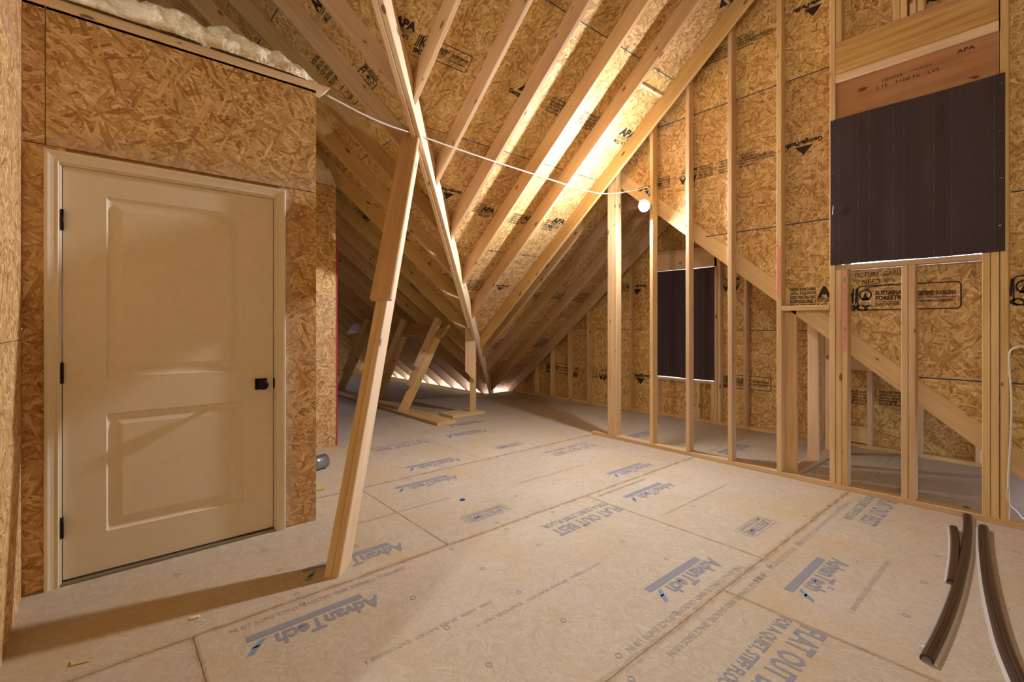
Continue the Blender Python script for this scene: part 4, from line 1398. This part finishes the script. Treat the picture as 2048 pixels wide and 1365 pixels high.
# ---- spray foam bead on the closet plate
def foam_bead(name, pts, label, seed, seg=22):
    """pts: (x, y, z, half-width in y, height) stations"""
    n = 130
    V, F = [], []
    for i in range(n + 1):
        t = i / n * (len(pts) - 1)
        k = min(int(t), len(pts) - 2); f = t - k
        f = f * f * (3 - 2 * f)
        x, y, z, w, h = [pts[k][q] * (1 - f) + pts[k + 1][q] * f for q in range(5)]
        for j in range(seg + 1):
            a = math.pi * j / seg
            p = Vector((x, y - math.cos(a) * w, z + math.sin(a) * h))
            nz = noise.noise(Vector((p.x * 7, p.y * 7, p.z * 7 + seed))) * .5 + noise.noise(Vector((p.x * 17, p.y * 17, p.z * 17 + seed))) * .35 + abs(noise.noise(Vector((p.x * 34, p.y * 34, p.z * 34)))) * .22
            d = Vector((0, -math.cos(a), math.sin(a)))
            V.append(p + d * nz * 0.055 * min(1, math.sin(a) * 2 + .25) * min(1, h / 0.07))
    for i in range(n):
        for j in range(seg):
            b = i * (seg + 1) + j
            F.append((b, b + 1, b + seg + 2, b + seg + 1))
    o = obj(name, V, F, FOAM, None, smooth=True)
    return tag(o, label, 'spray foam')
ZP = 2.843
foam_bead('foam_bead', [(-0.27, 3.25, ZP, .09, 0.115), (-0.05, 3.25, ZP, .11, 0.161), (0.15, 3.24, ZP, .10, 0.138), (0.30, 3.24, ZP, .11, 0.184), (0.45, 3.24, ZP, .10, 0.138), (0.55, 3.235, ZP, .10, 0.167), (0.70, 3.23, ZP, .09, 0.144),
                        (0.85, 3.23, ZP, .085, 0.132), (0.98, 3.23, ZP, .07, 0.086), (1.08, 3.23, ZP, .04, 0.017)], 'cream spray foam bead lying along the plate above the door', 3)
foam_bead('foam_bead', [(1.06, 5.03, 2.722, .07, .38), (1.45, 5.03, 2.722, .07, .37), (1.66, 5.03, 2.722, .07, .34), (1.72, 5.03, 2.722, .07, .30), (1.76, 5.03, 2.722, .065, .20), (1.82, 5.03, 2.722, .06, .15), (1.865, 5.03, 2.722, .04, .04)], 'dull spray foam heaped on top of the wall end behind the closet', 9)


def film(name, fn, nu, nv, label):
    V = [fn(i / nu, j / nv) for j in range(nv + 1) for i in range(nu + 1)]
    F = [(j * (nu + 1) + i, j * (nu + 1) + i + 1, (j + 1) * (nu + 1) + i + 1, (j + 1) * (nu + 1) + i) for j in range(nv) for i in range(nu)]
    o = obj(name, V, F, FILM, None, smooth=True)
    sm = o.modifiers.new('thickness', 'SOLIDIFY'); sm.thickness = 0.0015
    return tag(o, label, 'plastic film')


def along(tab, x):
    for (a, b), (c, d) in zip(tab, tab[1:]):
        if x <= c: return b + (d - b) * (x - a) / (c - a)
    return tab[-1][1]


def dome(u, v):
    x = 0.60 + 0.455 * u
    zt = along(((0.62, 2.90), (0.66, 3.01), (0.736, 3.07), (0.86, 3.10), (0.95, 3.06), (1.01, 2.99), (1.04, 2.92), (1.056, 2.82)), x)
    a = math.pi * v
    p = Vector((x, 3.46 - math.cos(a) * 0.09, 2.812 + (zt - 2.812) * math.sin(a)))
    return p + Vector((0, 0.012 * noise.noise(p * 18), 0.014 * noise.noise(p * 14)))
film('plastic_film', dome, 40, 20, 'small clear plastic bulge behind the right end of the foam bead')


def big(u, v):
    x = -0.25 + 1.06 * u
    zt = along(((-0.3, 3.62), (0.48, 3.30), (0.58, 3.25), (0.652, 3.185), (0.74, 3.12), (0.82, 3.02)), x)
    a = v * math.pi * 0.75
    p = Vector((x, 3.62 + 0.10 * (1 - math.cos(a)), 2.812 + (zt - 2.812) * math.sin(a)))
    return p + Vector((0, 0.035 * noise.noise(Vector((p.x * 9, p.y * 3, p.z * 3))), 0.012 * noise.noise(p * 9)))
film('plastic_film', big, 44, 22, 'large brownish plastic film draped over the closet top by the ceiling')

# ---- vinyl trim offcuts at the right
def channel(name, pts, w, label, edge_left=True, lift=0.0):
    """A curved hollow vinyl strip: rounded back with an open slot at the ends and a grey lip along one side."""
    P = [Vector(p) for p in pts]
    for _ in range(3):
        q = [P[0]]
        for i in range(len(P) - 1): q += [P[i] * .75 + P[i + 1] * .25, P[i] * .25 + P[i + 1] * .75]
        q.append(P[-1]); P = q
    sec = [(-0.5, 0.0), (-0.52, 0.28), (-0.36, 0.55), (-0.10, 0.66), (0.05, 0.60), (0.12, 0.66), (0.36, 0.58), (0.50, 0.30), (0.48, 0.0),
           (0.40, 0.04), (0.40, 0.28), (0.28, 0.46), (0.05, 0.48), (-0.22, 0.46), (-0.40, 0.26), (-0.40, 0.04)]
    n = len(sec)
    lip = [(-0.5, 0.0), (-0.74, 0.0), (-0.74, 0.10), (-0.52, 0.22)] if edge_left else [(0.48, 0.0), (0.50, 0.22), (0.74, 0.10), (0.74, 0.0)]
    t = node(name, P[len(P) // 2], label, 'vinyl strip')
    for nm, sc, mt in (('vinyl_channel', sec, RUBBER), ('vinyl_lip', lip, RUBIN)):
        V, F = [], []
        k = len(sc)
        for i, p in enumerate(P):
            tg = (P[min(i + 1, len(P) - 1)] - P[max(i - 1, 0)]).normalized()
            s = tg.cross(AZ).normalized()
            for a, b in sc: V.append(p + s * (a * w) + AZ * (b * w + 0.001))
        for i in range(len(P) - 1):
            for j in range(k): F.append((i * k + j, i * k + (j + 1) % k, (i + 1) * k + (j + 1) % k, (i + 1) * k + j))
        if nm == 'vinyl_channel':
            h = [(j, (j + 1), n - 2 - j, n - 1 - j) for j in range(n // 2 - 1)]
            F += [tuple(reversed(f)) for f in h] + [tuple((len(P) - 1) * k + x for x in f) for f in h]
        else:
            F += [tuple(range(k)), tuple((len(P) - 1) * k + x for x in range(k - 1, -1, -1))]
        obj(nm, V, F, mt, t, smooth=False)
    return t
channel('vinyl_strip', [fl(u, v) + AZ * lft for u, v, lft in ((1854, 1326, 0), (1883, 1270, 0), (1910, 1200, 0), (1928, 1130, 0), (1935, 1080, .0), (1936, 1045, .0), (1933, 1022, .0))], 0.043, 'long curved brown vinyl strip leaning left nearest the doubled short piece', False)
channel('vinyl_strip', [fl(u, v) for u, v in ((1904, 1170), (1910, 1127), (1911, 1086), (1907, 1060))], 0.040, 'short curved brown vinyl offcut beside the long left strip', True)
channel('vinyl_strip', [fl(u, v) for u, v in ((1967, 1060), (1968, 1100), (1977, 1170), (1992, 1240), (2012, 1310), (2037, 1368), (2060, 1420))], 0.048, 'curved brown vinyl strip bowing right towards the lower corner', False)

# ---- cables
cp = [Vector((1.105, 3.15, 2.78)), (Vector((1.105, 3.15, 2.78)) + Vector((1.93, 3.36, 2.74))) / 2 - AZ * 0.012, atR(836, 270, ZU - 0.02)]
for uv in ((911, 297), (985, 322), (1075, 351), (1160, 378)):
    cp.append(atR(*uv, ZU - 0.008))
cp += [atx(1195, 387, 4.24), atx(1217, 388, 4.295), atx(1245, 385, 4.295), Vector((4.295, 2.92, 2.70)), Vector((4.305, 2.815, 2.715)), Vector((4.306, 2.795, 2.66)), Vector((4.290, 2.83, 2.60))]
cb = tube('power_cable', cp, 0.0062, WHITEC, None, 8, 2); tag(cb, 'white cable swagged from the closet plate under the rafters to the bulb', 'cable')
wc = tube('wall_cable', [Vector((4.29, -0.25, 1.13)), atx(2048, 692, 4.30), atx(2028, 696, 4.30), atx(2018, 704, 4.30), atx(2019, 740, 4.30), atx(2024, 800, 4.30), atx(2022, 870, 4.30), atx(2017, 950, 4.30), atx(2014, 1010, 4.30), Vector((4.43, 0.19, 0.08)), Vector((4.47, 0.16, 0.01)), Vector((4.52, 0.0, 0.008))], 0.0058, WHITEC)
tag(wc, 'white cable hanging down the last stud at the right edge', 'cable')

# ---- bare bulbs, given added flood reflectors to curb glare beside them
def bulb(name, at, mat, label, axis, R=0.082, amax=0.25, rear=False):
    """Bulb with an added flood reflector: a shallow frosted face, a conical body and a socket. axis points from face to socket."""
    t = node(name, at, label, 'light bulb')
    at = Vector(at); axis = Vector(axis).normalized()
    pr_ = [(R * math.sin(math.pi * (0.01 + amax * i / 10)), R * (1 - math.cos(math.pi * (0.01 + amax * i / 10)))) for i in range(11)]
    lathe('glass', pr_, mat, t, at, axis, 28)
    rr, hh = pr_[-1]
    lathe('bulb_body', [(rr * .6, hh + .001), (rr + .002, hh + .001), (rr + .002, hh + .006), (rr * .75, hh + .03), (0.018, hh + .055), (0.014, hh + .065)], WHITEC, t, at, axis, 24)
    lathe('socket', [(0.013, hh + .062), (0.024, hh + .066), (0.024, hh + .085), (0.032, hh + .087), (0.032, hh + .094)], WHITEC, t, at, axis, 18)
    return t
AXB = Vector((0.95, 0.06, 0.20)).normalized()
BN = Vector((4.182, 2.800, 2.488))
bulb('flood_shaped_bulb', BN, mat_emit('bulb_glow', BULB_NEAR_COL, BULB_NEAR), 'lit white bulb with an added flood reflector on the stud wall at the end of the white cable', AXB)
bulb('flood_shaped_bulb', (-2.5, -0.3, 2.72), mat_emit('bulb_glow_rear', BULB_REAR_COL, BULB_REAR), 'lit white bulb with an added flood reflector hanging behind the camera out of the picture', (-0.6, -0.3, 0.75), 0.075, 0.40)

# ---- small leftovers on the floor
dp = node('duct_offcut', (1.47, 4.28, 0.0), 'short grey duct offcut on the floor at the closet corner', 'duct')
lathe('duct_wall', [(0.054, 0), (0.062, 0.0), (0.062, 0.04), (0.064, 0.045), (0.062, 0.05), (0.062, 0.15), (0.056, 0.155), (0.054, 0.15)], STEEL, dp, (1.36, 4.24, 0.064), (0.93, 0.3, 0), 24)
def chip(name, u, v, s, mat, label, cat, pts):
    c = fl(u, v)
    V = [(c.x + a * s, c.y + b * s, 0.001) for a, b in pts] + [(c.x + a * s * .9, c.y + b * s * .9, 0.001 + 0.18 * s) for a, b in pts]
    n = len(pts)
    F = [tuple(range(n - 1, -1, -1)), tuple(range(n, 2 * n))] + [(i, (i + 1) % n, n + (i + 1) % n, n + i) for i in range(n)]
    o = obj(name, V, F, mat, None)
    tag(o, label, cat)
chip('plastic_scrap', 925, 1001, 0.035, BLUE, 'tiny blue plastic scrap on the open floor', 'scrap', ((-.5, -.3), (.1, -.5), (.6, -.2), (.5, .3), (-.1, .45), (-.6, .2)))
chip('marker_cap', 641, 981, 0.05, LIME, 'lime green plastic scrap at the foot of the closet corner', 'scrap', ((-.7, -.2), (.5, -.35), (.7, 0), (.5, .25), (-.7, .2)))
chip('wood_chip', 390, 1237, 0.03, PALE, 'pale wood chip on the floor in front of the prop shadow', 'scrap', ((-.6, -.25), (.5, -.35), (.65, .1), (.2, .35), (-.55, .3)))
chip('paper_scrap', 1846, 1296, 0.022, WHITEC, 'white crumb beside the near end of the long vinyl strip', 'scrap', ((-.5, -.3), (.4, -.4), (.6, .2), (-.2, .45)))
c = fl(142, 1334)
sl = obj('wood_splinter', [(c.x, c.y, .001), (c.x + .006, c.y + .002, .001), (c.x + .004, c.y + .035, .001), (c.x - .002, c.y + .034, .001), (c.x + .05, c.y - .012, .001), (c.x + .05, c.y - .006, .001),
                           (c.x, c.y, .006), (c.x + .006, c.y + .002, .006), (c.x + .004, c.y + .035, .004), (c.x - .002, c.y + .034, .004), (c.x + .05, c.y - .012, .004), (c.x + .05, c.y - .006, .004)],
         [(6, 7, 8, 9), (6, 10, 11, 7), (0, 3, 2, 1), (0, 1, 5, 4), (0, 6, 9, 3), (3, 9, 8, 2), (2, 8, 7, 1), (1, 7, 11, 5), (5, 11, 10, 4), (4, 10, 6, 0)], RAFT)
tag(sl, 'bent brown splinter on the floor near the lower left corner', 'scrap')
